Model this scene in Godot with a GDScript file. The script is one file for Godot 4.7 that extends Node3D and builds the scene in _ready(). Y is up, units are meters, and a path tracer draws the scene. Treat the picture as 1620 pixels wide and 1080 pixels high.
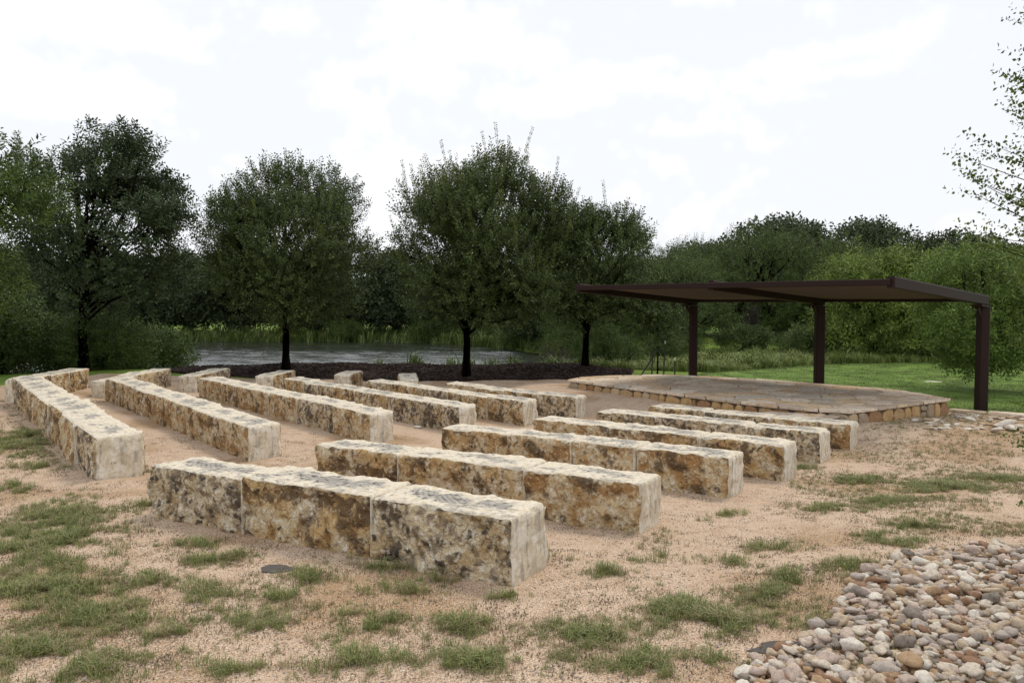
extends Node3D

# ---------------------------------------------------------------- camera model
const EYE := Vector3(0, 1.75, 0)
const FOC := 1300.0
const PITCH := 0.04612
var rng := RandomNumberGenerator.new()
var M := {}
var counts := {}
var grid_h := PackedFloat32Array()
var ctrl := []
var fine := FastNoiseLite.new()
const GX0 := -30.0
const GD0 := -6.0
const GS := 0.5
const GNX := 121
const GND := 97

func ray(u: float, v: float) -> Vector3:
	var c := Vector3((u - 810.0) / FOC, -(v - 540.0) / FOC, -1.0)
	return c.rotated(Vector3.RIGHT, -PITCH)

func px(u: float, v: float, y: float) -> Vector3:      # the point at height y seen at a pixel of the photograph
	var r := ray(u, v)
	return EYE + r * ((y - EYE.y) / r.y)

func pd(u: float, v: float, depth: float) -> Vector3:   # the point at a given depth seen at a pixel
	var r := ray(u, v)
	return EYE + r * (depth / -r.z)

func gpx(u: float, v: float) -> Vector3:                # the ground point seen at a pixel
	var y := -0.2
	var p := px(u, v, y)
	for k in 6:
		y = lerpf(y, ground_y(p.x, -p.z), 0.8)
		p = px(u, v, y)
	p.y = ground_y(p.x, -p.z)
	return p

# ---------------------------------------------------------------- naming and tagging
func numbered(called: String) -> String:
	var n: int = counts.get(called, 0)
	counts[called] = n + 1
	return called if n == 0 else "%s_%03d" % [called, n]

func tag(o: Node, label: String, category: String, group := "") -> Node:
	o.set_meta("label", label)
	o.set_meta("category", category)
	if group != "":
		o.set_meta("group", group)
	return o

func thing(called: String, label: String, category: String, at := Vector3.ZERO, group := "") -> Node3D:
	var o := Node3D.new()
	o.name = numbered(called)
	add_child(o, true)
	o.position = at
	tag(o, label, category, group)
	return o

func put(called: String, mesh: Mesh, mat: Material, parent: Node) -> MeshInstance3D:
	var o := MeshInstance3D.new()
	o.name = called if parent != self else numbered(called)
	o.mesh = mesh
	if mat != null:
		o.material_override = mat
	parent.add_child(o, true)
	return o

func structure(called: String, mesh: Mesh, mat: Material) -> MeshInstance3D:
	var o := put(called, mesh, mat, self)
	o.set_meta("kind", "structure")
	return o

func stuff(called: String, mm: MultiMesh, mat: Material, label: String, category: String) -> MultiMeshInstance3D:
	var o := MultiMeshInstance3D.new()
	o.name = numbered(called)
	o.multimesh = mm
	o.material_override = mat
	add_child(o, true)
	o.set_meta("kind", "stuff")
	tag(o, label, category)
	return o

# ---------------------------------------------------------------- mesh helpers
func arr_mesh(v: PackedVector3Array, n = null, uv = null, idx = null, col = null) -> ArrayMesh:
	var a := []
	a.resize(Mesh.ARRAY_MAX)
	a[Mesh.ARRAY_VERTEX] = v
	if n != null: a[Mesh.ARRAY_NORMAL] = n
	if uv != null: a[Mesh.ARRAY_TEX_UV] = uv
	if col != null: a[Mesh.ARRAY_COLOR] = col
	if idx != null: a[Mesh.ARRAY_INDEX] = idx
	var m := ArrayMesh.new()
	m.add_surface_from_arrays(Mesh.PRIMITIVE_TRIANGLES, a)
	return m

func smooth_normals(v: PackedVector3Array, idx: PackedInt32Array) -> PackedVector3Array:
	var n := PackedVector3Array()
	n.resize(v.size())
	for t in range(0, idx.size(), 3):
		var a := v[idx[t]]
		var c := (v[idx[t + 2]] - a).cross(v[idx[t + 1]] - a)
		n[idx[t]] += c
		n[idx[t + 1]] += c
		n[idx[t + 2]] += c
	for i in n.size():
		n[i] = n[i].normalized()
	return n

func box(size: Vector3) -> Mesh:
	var b := BoxMesh.new()
	b.size = size
	return b

func tube_into(v: PackedVector3Array, n: PackedVector3Array, idx: PackedInt32Array, path: Array, radii: Array, sides := 8) -> void:
	var start := v.size()
	for i in path.size():
		var p: Vector3 = path[i]
		var d: Vector3 = (path[mini(i + 1, path.size() - 1)] - path[maxi(i - 1, 0)]).normalized()
		var s := d.cross(Vector3(0.31, 0.2, 0.93)).normalized()
		var t := d.cross(s).normalized()
		var r: float = radii[i]
		for k in sides:
			var a := TAU * k / sides
			var o := s * cos(a) + t * sin(a)
			v.append(p + o * r)
			n.append(o)
	for i in path.size() - 1:
		for k in sides:
			var a := start + i * sides + k
			var b := start + i * sides + (k + 1) % sides
			idx.append_array(PackedInt32Array([a, b, a + sides, b, b + sides, a + sides]))

func beam(a: Vector3, b: Vector3, w: float, h: float) -> ArrayMesh:   # a rectangular tube with chamfered edges from a to b
	var d := (b - a).normalized()
	var s := d.cross(Vector3.UP)
	if s.length() < 0.1: s = Vector3.RIGHT
	s = s.normalized()
	var t := s.cross(d).normalized()
	var c := minf(w, h) * 0.12
	var prof := [Vector2(-w / 2 + c, -h / 2), Vector2(w / 2 - c, -h / 2), Vector2(w / 2, -h / 2 + c), Vector2(w / 2, h / 2 - c), Vector2(w / 2 - c, h / 2), Vector2(-w / 2 + c, h / 2), Vector2(-w / 2, h / 2 - c), Vector2(-w / 2, -h / 2 + c)]
	var st := SurfaceTool.new()
	st.begin(Mesh.PRIMITIVE_TRIANGLES)
	st.set_smooth_group(-1)
	for k in 8:
		var p: Vector2 = prof[k]
		var q: Vector2 = prof[(k + 1) % 8]
		var a0 := a + s * p.x + t * p.y
		var a1 := a + s * q.x + t * q.y
		var b0 := b + s * p.x + t * p.y
		var b1 := b + s * q.x + t * q.y
		for x in [a0, a1, b0, a1, b1, b0]: st.add_vertex(x)
		for x in [a, a0, a1]: st.add_vertex(x)
		for x in [b, b1, b0]: st.add_vertex(x)
	st.generate_normals()
	return st.commit()

func prism(poly: PackedVector2Array, y0: float, y1: float, chamfer := 0.0, rough := 0.0) -> ArrayMesh:   # a plan polygon (x, depth) raised from y0 to y1
	var st := SurfaceTool.new()
	st.begin(Mesh.PRIMITIVE_TRIANGLES)
	st.set_smooth_group(-1)
	var top := poly
	if chamfer > 0.0:
		var ins := Geometry2D.offset_polygon(poly, -chamfer)
		if ins.size() == 1 and ins[0].size() == poly.size():
			top = ins[0]
			var best := 0
			var bd := INF
			for k in top.size():
				var dd := top[k].distance_to(poly[0])
				if dd < bd:
					bd = dd
					best = k
			var turned := PackedVector2Array()
			for k in top.size(): turned.append(top[(best + k) % top.size()])
			if Geometry2D.is_polygon_clockwise(turned) != Geometry2D.is_polygon_clockwise(poly):
				top = poly
			else:
				top = turned
	var ys := PackedFloat32Array()
	for k in poly.size(): ys.append(y1 + rng.randf_range(-rough, rough))
	var ch := chamfer if top != poly else 0.0
	for t3 in [Geometry2D.triangulate_polygon(top)]:
		for i in t3: st.add_vertex(Vector3(top[i].x, ys[i], -top[i].y))
	for k in poly.size():
		var j := (k + 1) % poly.size()
		var a := Vector3(poly[k].x, y0, -poly[k].y)
		var b := Vector3(poly[j].x, y0, -poly[j].y)
		var c := Vector3(poly[k].x, ys[k] - ch, -poly[k].y)
		var d := Vector3(poly[j].x, ys[j] - ch, -poly[j].y)
		for x in [a, b, c, b, d, c]: st.add_vertex(x)
		if ch > 0.0:
			var e := Vector3(top[k].x, ys[k], -top[k].y)
			var f := Vector3(top[j].x, ys[j], -top[j].y)
			for x in [c, d, e, d, f, e]: st.add_vertex(x)
	st.generate_normals()
	return st.commit()

func rubble(seed_: int, flat: float, bump: float, rings := 7, sides := 10) -> ArrayMesh:   # a rounded stone about 1 across
	var nz := FastNoiseLite.new()
	nz.seed = seed_
	nz.frequency = 0.9
	nz.fractal_octaves = 2
	var v := PackedVector3Array()
	var idx := PackedInt32Array()
	for i in rings + 1:
		var th := PI * i / rings
		for k in sides:
			var a := TAU * k / sides
			var d := Vector3(sin(th) * cos(a), cos(th), sin(th) * sin(a))
			v.append(d * (0.5 + bump * nz.get_noise_3dv(d)) * Vector3(1.0, flat, 0.78))
	for i in rings:
		for k in sides:
			var a := i * sides + k
			var b := i * sides + (k + 1) % sides
			idx.append_array(PackedInt32Array([a, b, a + sides, b, b + sides, a + sides]))
	return arr_mesh(v, smooth_normals(v, idx), null, idx)

# ---------------------------------------------------------------- textures and materials
func nz(size: int, freq: float, octaves: int, seed_: int, type := FastNoiseLite.TYPE_SIMPLEX_SMOOTH, warp := 0.0) -> PackedByteArray:
	var f := FastNoiseLite.new()
	f.noise_type = type
	f.seed = seed_
	f.frequency = freq
	f.fractal_octaves = octaves
	f.fractal_gain = 0.55
	if warp > 0.0:
		f.domain_warp_enabled = true
		f.domain_warp_amplitude = warp
		f.domain_warp_frequency = freq * 1.6
		f.domain_warp_fractal_octaves = 3
	var im := f.get_seamless_image(size, size)
	im.convert(Image.FORMAT_L8)
	return im.get_data()

func to_tex(bytes: PackedByteArray, w: int, h: int, fmt := Image.FORMAT_RGB8) -> ImageTexture:
	var im := Image.create_from_data(w, h, false, fmt, bytes)
	im.generate_mipmaps()
	return ImageTexture.create_from_image(im)

func sstep(a: float, b: float, x: float) -> float:
	var t := clampf((x - a) / (b - a), 0.0, 1.0)
	return t * t * (3.0 - 2.0 * t)

# bytes of an RGB texture: layers are [colour (sRGB 0-255), noise bytes, from, to, strength]; grain is added at the end
func layered(size: int, base: Vector3, layers: Array, grain: PackedByteArray, grain_amount: float) -> PackedByteArray:
	var out := PackedByteArray()
	out.resize(size * size * 3)
	var nl := layers.size()
	for i in size * size:
		var c := base
		for l in nl:
			var L: Array = layers[l]
			var t: float = (L[1][i] / 255.0 - L[2]) / (L[3] - L[2])
			if t > 0.0:
				c = c.lerp(L[0], minf(t, 1.0) * L[4])
		var g: float = 1.0 + (grain[i] / 255.0 - 0.5) * grain_amount
		out[i * 3] = int(clampf(c.x * g, 0, 255))
		out[i * 3 + 1] = int(clampf(c.y * g, 0, 255))
		out[i * 3 + 2] = int(clampf(c.z * g, 0, 255))
	return out

func mat(color: Color, rough := 0.9) -> StandardMaterial3D:
	var m := StandardMaterial3D.new()
	m.albedo_color = color
	m.roughness = rough
	m.metallic_specular = 0.3
	return m

func tex_mat(t: Texture2D, rough := 0.95) -> StandardMaterial3D:
	var m := mat(Color.WHITE, rough)
	m.albedo_texture = t
	return m

func lin(r: float, g: float, b: float) -> Color:
	return Color(r, g, b).linear_to_srgb()

func leaf_mat(called: String, back: float) -> void:
	var m := mat(Color.WHITE, 0.55)
	m.vertex_color_use_as_albedo = true
	m.metallic_specular = 0.35
	m.cull_mode = BaseMaterial3D.CULL_DISABLED
	m.backlight_enabled = true
	m.backlight = Color(back, back, back * 0.5)
	M[called] = m

const BARE := Vector3(217, 208, 190)      # clean limestone

func make_materials() -> void:
	var S := 512
	var big := nz(S, 0.006, 4, 11, FastNoiseLite.TYPE_SIMPLEX_SMOOTH, 30.0)
	var big2 := nz(S, 0.008, 4, 23, FastNoiseLite.TYPE_SIMPLEX_SMOOTH, 40.0)
	var mid := nz(S, 0.022, 5, 37, FastNoiseLite.TYPE_SIMPLEX_SMOOTH, 20.0)
	var mid2 := nz(S, 0.03, 5, 41, FastNoiseLite.TYPE_SIMPLEX_SMOOTH, 16.0)
	var small := nz(S, 0.08, 3, 53)
	var grain := nz(S, 0.3, 2, 61)
	var mid3 := nz(S, 0.04, 4, 67, FastNoiseLite.TYPE_SIMPLEX_SMOOTH, 12.0)
	var streak_src := nz(S, 0.03, 4, 69, FastNoiseLite.TYPE_SIMPLEX_SMOOTH, 10.0)
	var streak := PackedByteArray()
	streak.resize(S * S)
	for y in S:
		for x in S: streak[y * S + x] = streak_src[(y / 5) * S + x]
	# split faces: cream stone, ochre and rust stain, brown-black lichen, pale chipped spots
	var relief := to_tex(mid2, S, S, Image.FORMAT_L8)
	var sides := [
		[BARE, [[Vector3(186, 164, 126), mid3, 0.26, 0.52, 0.8], [Vector3(178, 144, 94), big, 0.38, 0.64, 0.8], [Vector3(134, 100, 62), mid, 0.54, 0.78, 0.8], [Vector3(86, 68, 50), big2, 0.56, 0.72, 0.75], [Vector3(60, 50, 42), mid2, 0.66, 0.8, 0.75], [Vector3(222, 210, 186), mid3, 0.62, 0.8, 0.6]]],
		[BARE, [[Vector3(186, 164, 126), mid3, 0.26, 0.52, 0.8], [Vector3(164, 136, 94), big2, 0.45, 0.7, 0.7], [Vector3(118, 102, 82), mid, 0.46, 0.7, 0.8], [Vector3(74, 64, 54), big, 0.54, 0.72, 0.75], [Vector3(58, 51, 45), mid2, 0.62, 0.78, 0.8], [Vector3(218, 208, 188), mid3, 0.58, 0.78, 0.7]]],
		[BARE, [[Vector3(186, 164, 126), mid3, 0.26, 0.52, 0.8], [Vector3(184, 154, 108), mid, 0.40, 0.68, 0.75], [Vector3(150, 112, 68), big2, 0.48, 0.7, 0.8], [Vector3(96, 76, 54), mid2, 0.62, 0.8, 0.75], [Vector3(76, 64, 52), big, 0.62, 0.78, 0.65], [Vector3(226, 216, 194), mid3, 0.62, 0.8, 0.6]]],
	]
	for k in 3:
		var m := tex_mat(to_tex(layered(S, sides[k][0], sides[k][1], grain, 0.35), S, S))
		m.heightmap_enabled = true
		m.heightmap_texture = relief
		m.heightmap_scale = 4.5
		M["side%d" % k] = m
	# sawn ends: pale, with grey runs
	for k in 2:
		var m := tex_mat(to_tex(layered(S, BARE, [[Vector3(186, 164, 126), mid3, 0.34, 0.7, 0.4], [Vector3(186, 172, 146), big, 0.5, 0.75, 0.7], [Vector3(138, 133, 126), streak, 0.55, 0.8, 0.8 - 0.25 * k], [Vector3(96, 88, 80), mid2, 0.74, 0.86, 0.6], [Vector3(232, 226, 214), big2, 0.55, 0.7, 0.6]], grain, 0.22), S, S))
		m.heightmap_enabled = true
		m.heightmap_texture = relief
		m.heightmap_scale = 0.8
		M["end%d" % k] = m
	# tops: bleached stone with grey lichen in the middle and curved saw marks
	for k in 4:
		var w := 512
		var h := 224
		var out := PackedByteArray()
		out.resize(w * h * 3)
		var hb := PackedByteArray()
		hb.resize(w * h)
		var o := k * 9173
		for y in h:
			for x in w:
				var i := y * w + x
				var j := (y * 512 + x + o) % (512 * 512)
				var fx := float(x) / w
				var fy := float(y) / h
				var edge := minf(minf(fx, 1.0 - fx) * 2.4, minf(fy, 1.0 - fy)) * 2.0
				var n: float = big[j] / 255.0
				var lich := sstep(0.34, 0.66, edge * 0.42 + n * 0.5 + (mid[j] / 255.0 - 0.5) * 0.35 - (0.1 if k == 2 else 0.0))
				var arc := sin((sqrt(pow(x - 260 + 130 * (k - 1.5), 2) + pow((y + 150 + 60 * k) * 1.0, 2))) * (0.36 if k < 2 else 0.5) + mid[j] * 0.006)
				var saw := sstep(0.1, 0.8, arc) * (1.0 if k < 2 else 0.45)
				var c := BARE.lerp(Vector3(186, 164, 126), sstep(0.4, 0.75, mid3[j] / 255.0) * 0.4)
				c = c.lerp(Vector3(132, 130, 127), lich * (0.62 + 0.28 * saw))
				c = c.lerp(Vector3(70, 67, 64), sstep(0.62, 0.76, mid2[j] / 255.0) * (0.2 + 0.65 * lich))
				var g: float = 1.0 + (grain[j] / 255.0 - 0.5) * 0.2
				out[i * 3] = int(clampf(c.x * g, 0, 255))
				out[i * 3 + 1] = int(clampf(c.y * g, 0, 255))
				out[i * 3 + 2] = int(clampf(c.z * g, 0, 255))
				hb[i] = int(clampf(mid2[j] * 0.6 + 60 * (1.0 - saw * lich), 0, 255))
		var m := tex_mat(to_tex(out, w, h))
		m.heightmap_enabled = true
		m.heightmap_texture = to_tex(hb, w, h, Image.FORMAT_L8)
		m.heightmap_scale = 1.2
		M["top%d" % k] = m
	# decomposed granite
	var G := 1024
	var gr := nz(G, 0.14, 2, 71, FastNoiseLite.TYPE_CELLULAR)
	var gr2 := nz(G, 0.22, 2, 73)
	var gr3 := nz(G, 0.01, 4, 79)
	var gr4 := nz(G, 0.09, 3, 83)
	var gm := tex_mat(to_tex(layered(G, Vector3(190, 166, 142), [[Vector3(166, 138, 112), gr3, 0.45, 0.75, 0.6], [Vector3(220, 202, 182), gr, 0.5, 0.95, 0.7], [Vector3(122, 100, 82), gr4, 0.6, 0.78, 0.8], [Vector3(232, 218, 202), gr2, 0.72, 0.86, 0.8]], gr2, 0.7), G, G))
	gm.uv1_triplanar = true
	gm.uv1_world_triplanar = true
	gm.uv1_scale = Vector3.ONE * 0.4
	gm.vertex_color_use_as_albedo = true
	gm.heightmap_enabled = true
	gm.heightmap_texture = to_tex(gr, G, G, Image.FORMAT_L8)
	gm.heightmap_scale = 0.8
	M.granite = gm
	# turf under the blades
	var lm := tex_mat(to_tex(layered(S, Vector3(104, 134, 58), [[Vector3(84, 112, 44), mid, 0.4, 0.7, 0.8], [Vector3(120, 140, 66), small, 0.5, 0.8, 0.6], [Vector3(124, 122, 76), big, 0.62, 0.85, 0.5]], grain, 0.6), S, S))
	lm.uv1_triplanar = true
	lm.uv1_world_triplanar = true
	lm.uv1_scale = Vector3.ONE * 0.35
	lm.heightmap_enabled = true
	lm.heightmap_texture = to_tex(grain, S, S, Image.FORMAT_L8)
	lm.heightmap_scale = 1.0
	M.lawn = lm
	var fm := lm.duplicate() as StandardMaterial3D
	fm.albedo_color = Color(1.0, 0.97, 0.86)
	fm.uv1_scale = Vector3.ONE * 0.12
	M.meadow = fm
	# shredded bark
	var bm := tex_mat(to_tex(layered(S, Vector3(52, 38, 32), [[Vector3(34, 24, 20), mid, 0.45, 0.7, 0.8], [Vector3(88, 66, 54), small, 0.6, 0.85, 0.7]], grain, 0.7), S, S))
	bm.uv1_triplanar = true
	bm.uv1_world_triplanar = true
	bm.uv1_scale = Vector3.ONE * 0.5
	bm.heightmap_enabled = true
	bm.heightmap_texture = to_tex(small, S, S, Image.FORMAT_L8)
	bm.heightmap_scale = 4.0
	M.mulch = bm
	# flagstone and wall stone, several tones over one grain
	var ft := to_tex(layered(S, Vector3(238, 229, 216), [[Vector3(206, 184, 156), big, 0.45, 0.75, 0.6], [Vector3(176, 162, 148), mid, 0.58, 0.8, 0.6], [Vector3(110, 96, 84), mid2, 0.7, 0.85, 0.7]], grain, 0.3), S, S)
	var tones := [Color(0.90, 0.86, 0.81), Color(0.95, 0.92, 0.88), Color(0.82, 0.78, 0.74), Color(0.86, 0.79, 0.71), Color(0.84, 0.83, 0.81), Color(0.90, 0.83, 0.73)]
	for k in tones.size():
		var m := tex_mat(ft)
		m.albedo_color = tones[k]
		m.uv1_triplanar = true
		m.uv1_world_triplanar = true
		m.uv1_scale = Vector3.ONE * 0.7
		m.uv1_offset = Vector3(k * 0.37, k * 0.21, k * 0.13)
		m.heightmap_enabled = true
		m.heightmap_texture = relief
		m.heightmap_scale = 1.0
		M["flag%d" % k] = m
	var wall_tones := [Color(0.76, 0.67, 0.54), Color(0.80, 0.74, 0.64), Color(0.66, 0.54, 0.43), Color(0.70, 0.66, 0.60), Color(0.80, 0.70, 0.54)]
	for k in wall_tones.size():
		var m := (M.flag0 as StandardMaterial3D).duplicate() as StandardMaterial3D
		m.albedo_color = wall_tones[k]
		m.uv1_scale = Vector3.ONE * 1.1
		m.uv1_offset = Vector3(k * 0.31, k * 0.17, k * 0.43)
		M["wall%d" % k] = m
	M.mortar = mat(lin(0.16, 0.135, 0.11), 0.95)
	# river stones
	var rtones := [Color(0.87, 0.84, 0.79), Color(0.82, 0.76, 0.68), Color(0.76, 0.73, 0.71), Color(0.74, 0.64, 0.52), Color(0.62, 0.50, 0.41), Color(0.93, 0.92, 0.89), Color(0.82, 0.76, 0.72), Color(0.60, 0.57, 0.54)]
	var rt := to_tex(layered(S, Vector3(236, 232, 226), [[Vector3(206, 186, 162), mid, 0.5, 0.8, 0.6], [Vector3(170, 158, 150), big2, 0.55, 0.75, 0.5], [Vector3(146, 128, 110), mid2, 0.64, 0.8, 0.6]], grain, 0.22), S, S)
	for k in rtones.size():
		var m := tex_mat(rt, 0.75)
		m.albedo_color = rtones[k]
		m.uv1_triplanar = true
		m.uv1_scale = Vector3.ONE * 0.8
		m.uv1_offset = Vector3(k * 0.3, k * 0.5, 0)
		M["pebble%d" % k] = m
	# bark of the trees
	var tb := nz(S, 0.03, 4, 91)
	var km := tex_mat(to_tex(layered(S, Vector3(84, 72, 62), [[Vector3(46, 38, 33), tb, 0.45, 0.62, 0.9], [Vector3(116, 106, 94), small, 0.6, 0.85, 0.5]], grain, 0.4), S, S))
	km.uv1_triplanar = true
	km.uv1_scale = Vector3(2.2, 0.6, 2.2)
	km.heightmap_enabled = true
	km.heightmap_texture = to_tex(tb, S, S, Image.FORMAT_L8)
	km.heightmap_scale = 2.0
	M.bark = km
	M.dead = mat(lin(0.22, 0.20, 0.18), 0.95)
	M.steel = mat(lin(0.026, 0.014, 0.012), 0.55)
	M.steel.metallic_specular = 0.25
	var cloth := tex_mat(to_tex(layered(S, Vector3(92, 80, 72), [[Vector3(78, 67, 60), small, 0.4, 0.8, 0.5]], grain, 0.3), S, S))
	cloth.uv1_triplanar = true
	cloth.uv1_scale = Vector3.ONE * 3.0
	cloth.backlight_enabled = true
	cloth.backlight = Color(0.06, 0.05, 0.045)
	M.cloth = cloth
	M.stake = mat(lin(0.05, 0.055, 0.045), 0.7)
	M.white_cap = mat(lin(0.7, 0.7, 0.68), 0.6)
	M.concrete = mat(lin(0.42, 0.40, 0.37), 0.9)
	M.fabric = mat(lin(0.10, 0.09, 0.083), 0.9)
	# water
	var wm := mat(lin(0.030, 0.036, 0.024), 0.1)
	wm.metallic_specular = 0.8
	var wn := NoiseTexture2D.new()
	var wf := FastNoiseLite.new()
	wf.seed = 5
	wf.frequency = 0.02
	wf.fractal_octaves = 4
	wn.noise = wf
	wn.width = 512
	wn.height = 512
	wn.seamless = true
	wn.as_normal_map = true
	wn.bump_strength = 8.0
	wm.normal_enabled = true
	wm.normal_texture = wn
	wm.normal_scale = 0.5
	wm.uv1_triplanar = true
	wm.uv1_world_triplanar = true
	wm.uv1_scale = Vector3(0.3, 0.3, 0.3)
	M.water = wm
	leaf_mat("leaf", 0.5)
	leaf_mat("blade", 0.4)

# ---------------------------------------------------------------- terrain
var lake := PackedVector2Array([Vector2(-90, 48), Vector2(-40, 38), Vector2(-20, 36.5), Vector2(-6, 36), Vector2(1, 38), Vector2(2.6, 46), Vector2(2.5, 54), Vector2(1.0, 65), Vector2(-3.5, 76), Vector2(-11, 84), Vector2(-40, 88), Vector2(-90, 92)])
const LAKE_Y := -2.25

func coarse_y(x: float, d: float) -> float:
	var s := 0.0
	var w := 0.0
	for c in ctrl:
		var r: float = (c.x - x) * (c.x - x) + (c.z - d) * (c.z - d) + 0.25
		var k := 1.0 / (r * r)
		s += c.y * k
		w += k
	return s / w

func lake_dist(x: float, d: float) -> float:      # positive outside the lake
	var p := Vector2(x, d)
	var best := INF
	for k in lake.size():
		var q := Geometry2D.get_closest_point_to_segment(p, lake[k], lake[(k + 1) % lake.size()])
		best = minf(best, p.distance_to(q))
	return -best if Geometry2D.is_point_in_polygon(p, lake) else best

func build_terrain_grid() -> void:
	grid_h.resize(GNX * GND)
	for j in GND:
		for i in GNX:
			grid_h[j * GNX + i] = coarse_y(GX0 + i * GS, GD0 + j * GS)

func ground_y(x: float, d: float) -> float:
	var fx := clampf((x - GX0) / GS, 0.0, GNX - 1.001)
	var fd := clampf((d - GD0) / GS, 0.0, GND - 1.001)
	var i := int(fx)
	var j := int(fd)
	fx -= i
	fd -= j
	var a := lerpf(grid_h[j * GNX + i], grid_h[j * GNX + i + 1], fx)
	var b := lerpf(grid_h[(j + 1) * GNX + i], grid_h[(j + 1) * GNX + i + 1], fx)
	var y := lerpf(a, b, fd)
	if d > 26.0 or x < -14.0:
		if d > 70.0: y = lerpf(y, -1.6, sstep(70.0, 84.0, d) * sstep(6.0, -6.0, x))
		var ld := lake_dist(x, d)
		if ld < 8.0:
			y = lerpf(LAKE_Y - 0.5, y, sstep(-1.5, 8.0, ld))
	return y

func lines(from: float, to: float, lo: float, hi: float, step: float) -> PackedFloat32Array:
	var a := PackedFloat32Array()
	var x := lo
	var back := []
	var s := step
	while x > from:
		s *= 1.18
		x -= s
		back.append(x)
	back.reverse()
	for q in back: a.append(q)
	x = lo
	while x < hi:
		a.append(x)
		x += step
	s = step
	while x < to:
		a.append(x)
		s *= 1.18
		x += s
	a.append(x)
	return a

func build_ground() -> void:
	var xs := lines(-400.0, 400.0, -12.0, 13.0, 0.18)
	var ds := lines(-40.0, 600.0, 2.5, 25.0, 0.18)
	fine.frequency = 0.9
	fine.fractal_octaves = 4
	fine.seed = 3
	var patch := FastNoiseLite.new()
	patch.seed = 8
	patch.frequency = 0.45
	patch.fractal_octaves = 5
	var v := PackedVector3Array()
	var col := PackedColorArray()
	for d in ds:
		for x in xs:
			var y := ground_y(x, d) + fine.get_noise_2d(x, d) * 0.022
			v.append(Vector3(x, y, -d))
			var t := sstep(0.05, 0.4, patch.get_noise_2d(x, d))
			col.append(Color(1, 1, 1).lerp(Color(0.78, 0.72, 0.62), t))
	var near := PackedInt32Array()
	var far := PackedInt32Array()
	var nx := xs.size()
	for j in ds.size() - 1:
		for i in nx - 1:
			var a := j * nx + i
			var q := PackedInt32Array([a, a + nx, a + 1, a + 1, a + nx, a + nx + 1])
			if ds[j] > 24.5 or xs[i] < -12.5 or xs[i] > 14.0: far.append_array(q)
			else: near.append_array(q)
	var all := near.duplicate()
	all.append_array(far)
	var n := smooth_normals(v, all)
	structure("ground", arr_mesh(v, n, null, near, col), M.granite)
	structure("meadow", arr_mesh(v, n, null, far), M.meadow)

func sheet(poly: PackedVector2Array, cell: float, lift: float, rough: float, edge_fall := 0.0) -> ArrayMesh:   # a sheet draped over the ground
	var pts := PackedVector2Array()
	var edge := []
	for k in poly.size():
		var a := poly[k]
		var b := poly[(k + 1) % poly.size()]
		var n := maxi(1, int(a.distance_to(b) / cell))
		for i in n: pts.append(a.lerp(b, float(i) / n) + Vector2(rng.randf_range(-1, 1), rng.randf_range(-1, 1)) * cell * 0.12)
	var ne := pts.size()
	var ring := pts.duplicate()
	var lo := poly[0]
	var hi := poly[0]
	for p in poly:
		lo = lo.min(p)
		hi = hi.max(p)
	var x := lo.x
	while x < hi.x:
		var d := lo.y
		while d < hi.y:
			var p := Vector2(x + rng.randf_range(-0.3, 0.3) * cell, d + rng.randf_range(-0.3, 0.3) * cell)
			if Geometry2D.is_point_in_polygon(p, ring): pts.append(p)
			d += cell
		x += cell
	var tri := Geometry2D.triangulate_delaunay(pts)
	var idx := PackedInt32Array()
	for t in range(0, tri.size(), 3):
		var c := (pts[tri[t]] + pts[tri[t + 1]] + pts[tri[t + 2]]) / 3.0
		if Geometry2D.is_point_in_polygon(c, ring):
			var cw := (pts[tri[t + 1]] - pts[tri[t]]).cross(pts[tri[t + 2]] - pts[tri[t]]) > 0.0
			idx.append_array(PackedInt32Array([tri[t], tri[t + 2], tri[t + 1]] if cw else [tri[t], tri[t + 1], tri[t + 2]]))
	var v := PackedVector3Array()
	for i in pts.size():
		var p := pts[i]
		var y := ground_y(p.x, p.y) + fine.get_noise_2d(p.x, p.y) * 0.022
		y += (lift if i >= ne else lift - edge_fall) + rng.randf_range(-rough, rough) * (1.0 if i >= ne else 0.3)
		v.append(Vector3(p.x, y, -p.y))
	var n := smooth_normals(v, idx)
	for i in n.size():
		if n[i].y < 0.0: n[i] = -n[i]
	return arr_mesh(v, n, null, idx)

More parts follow.
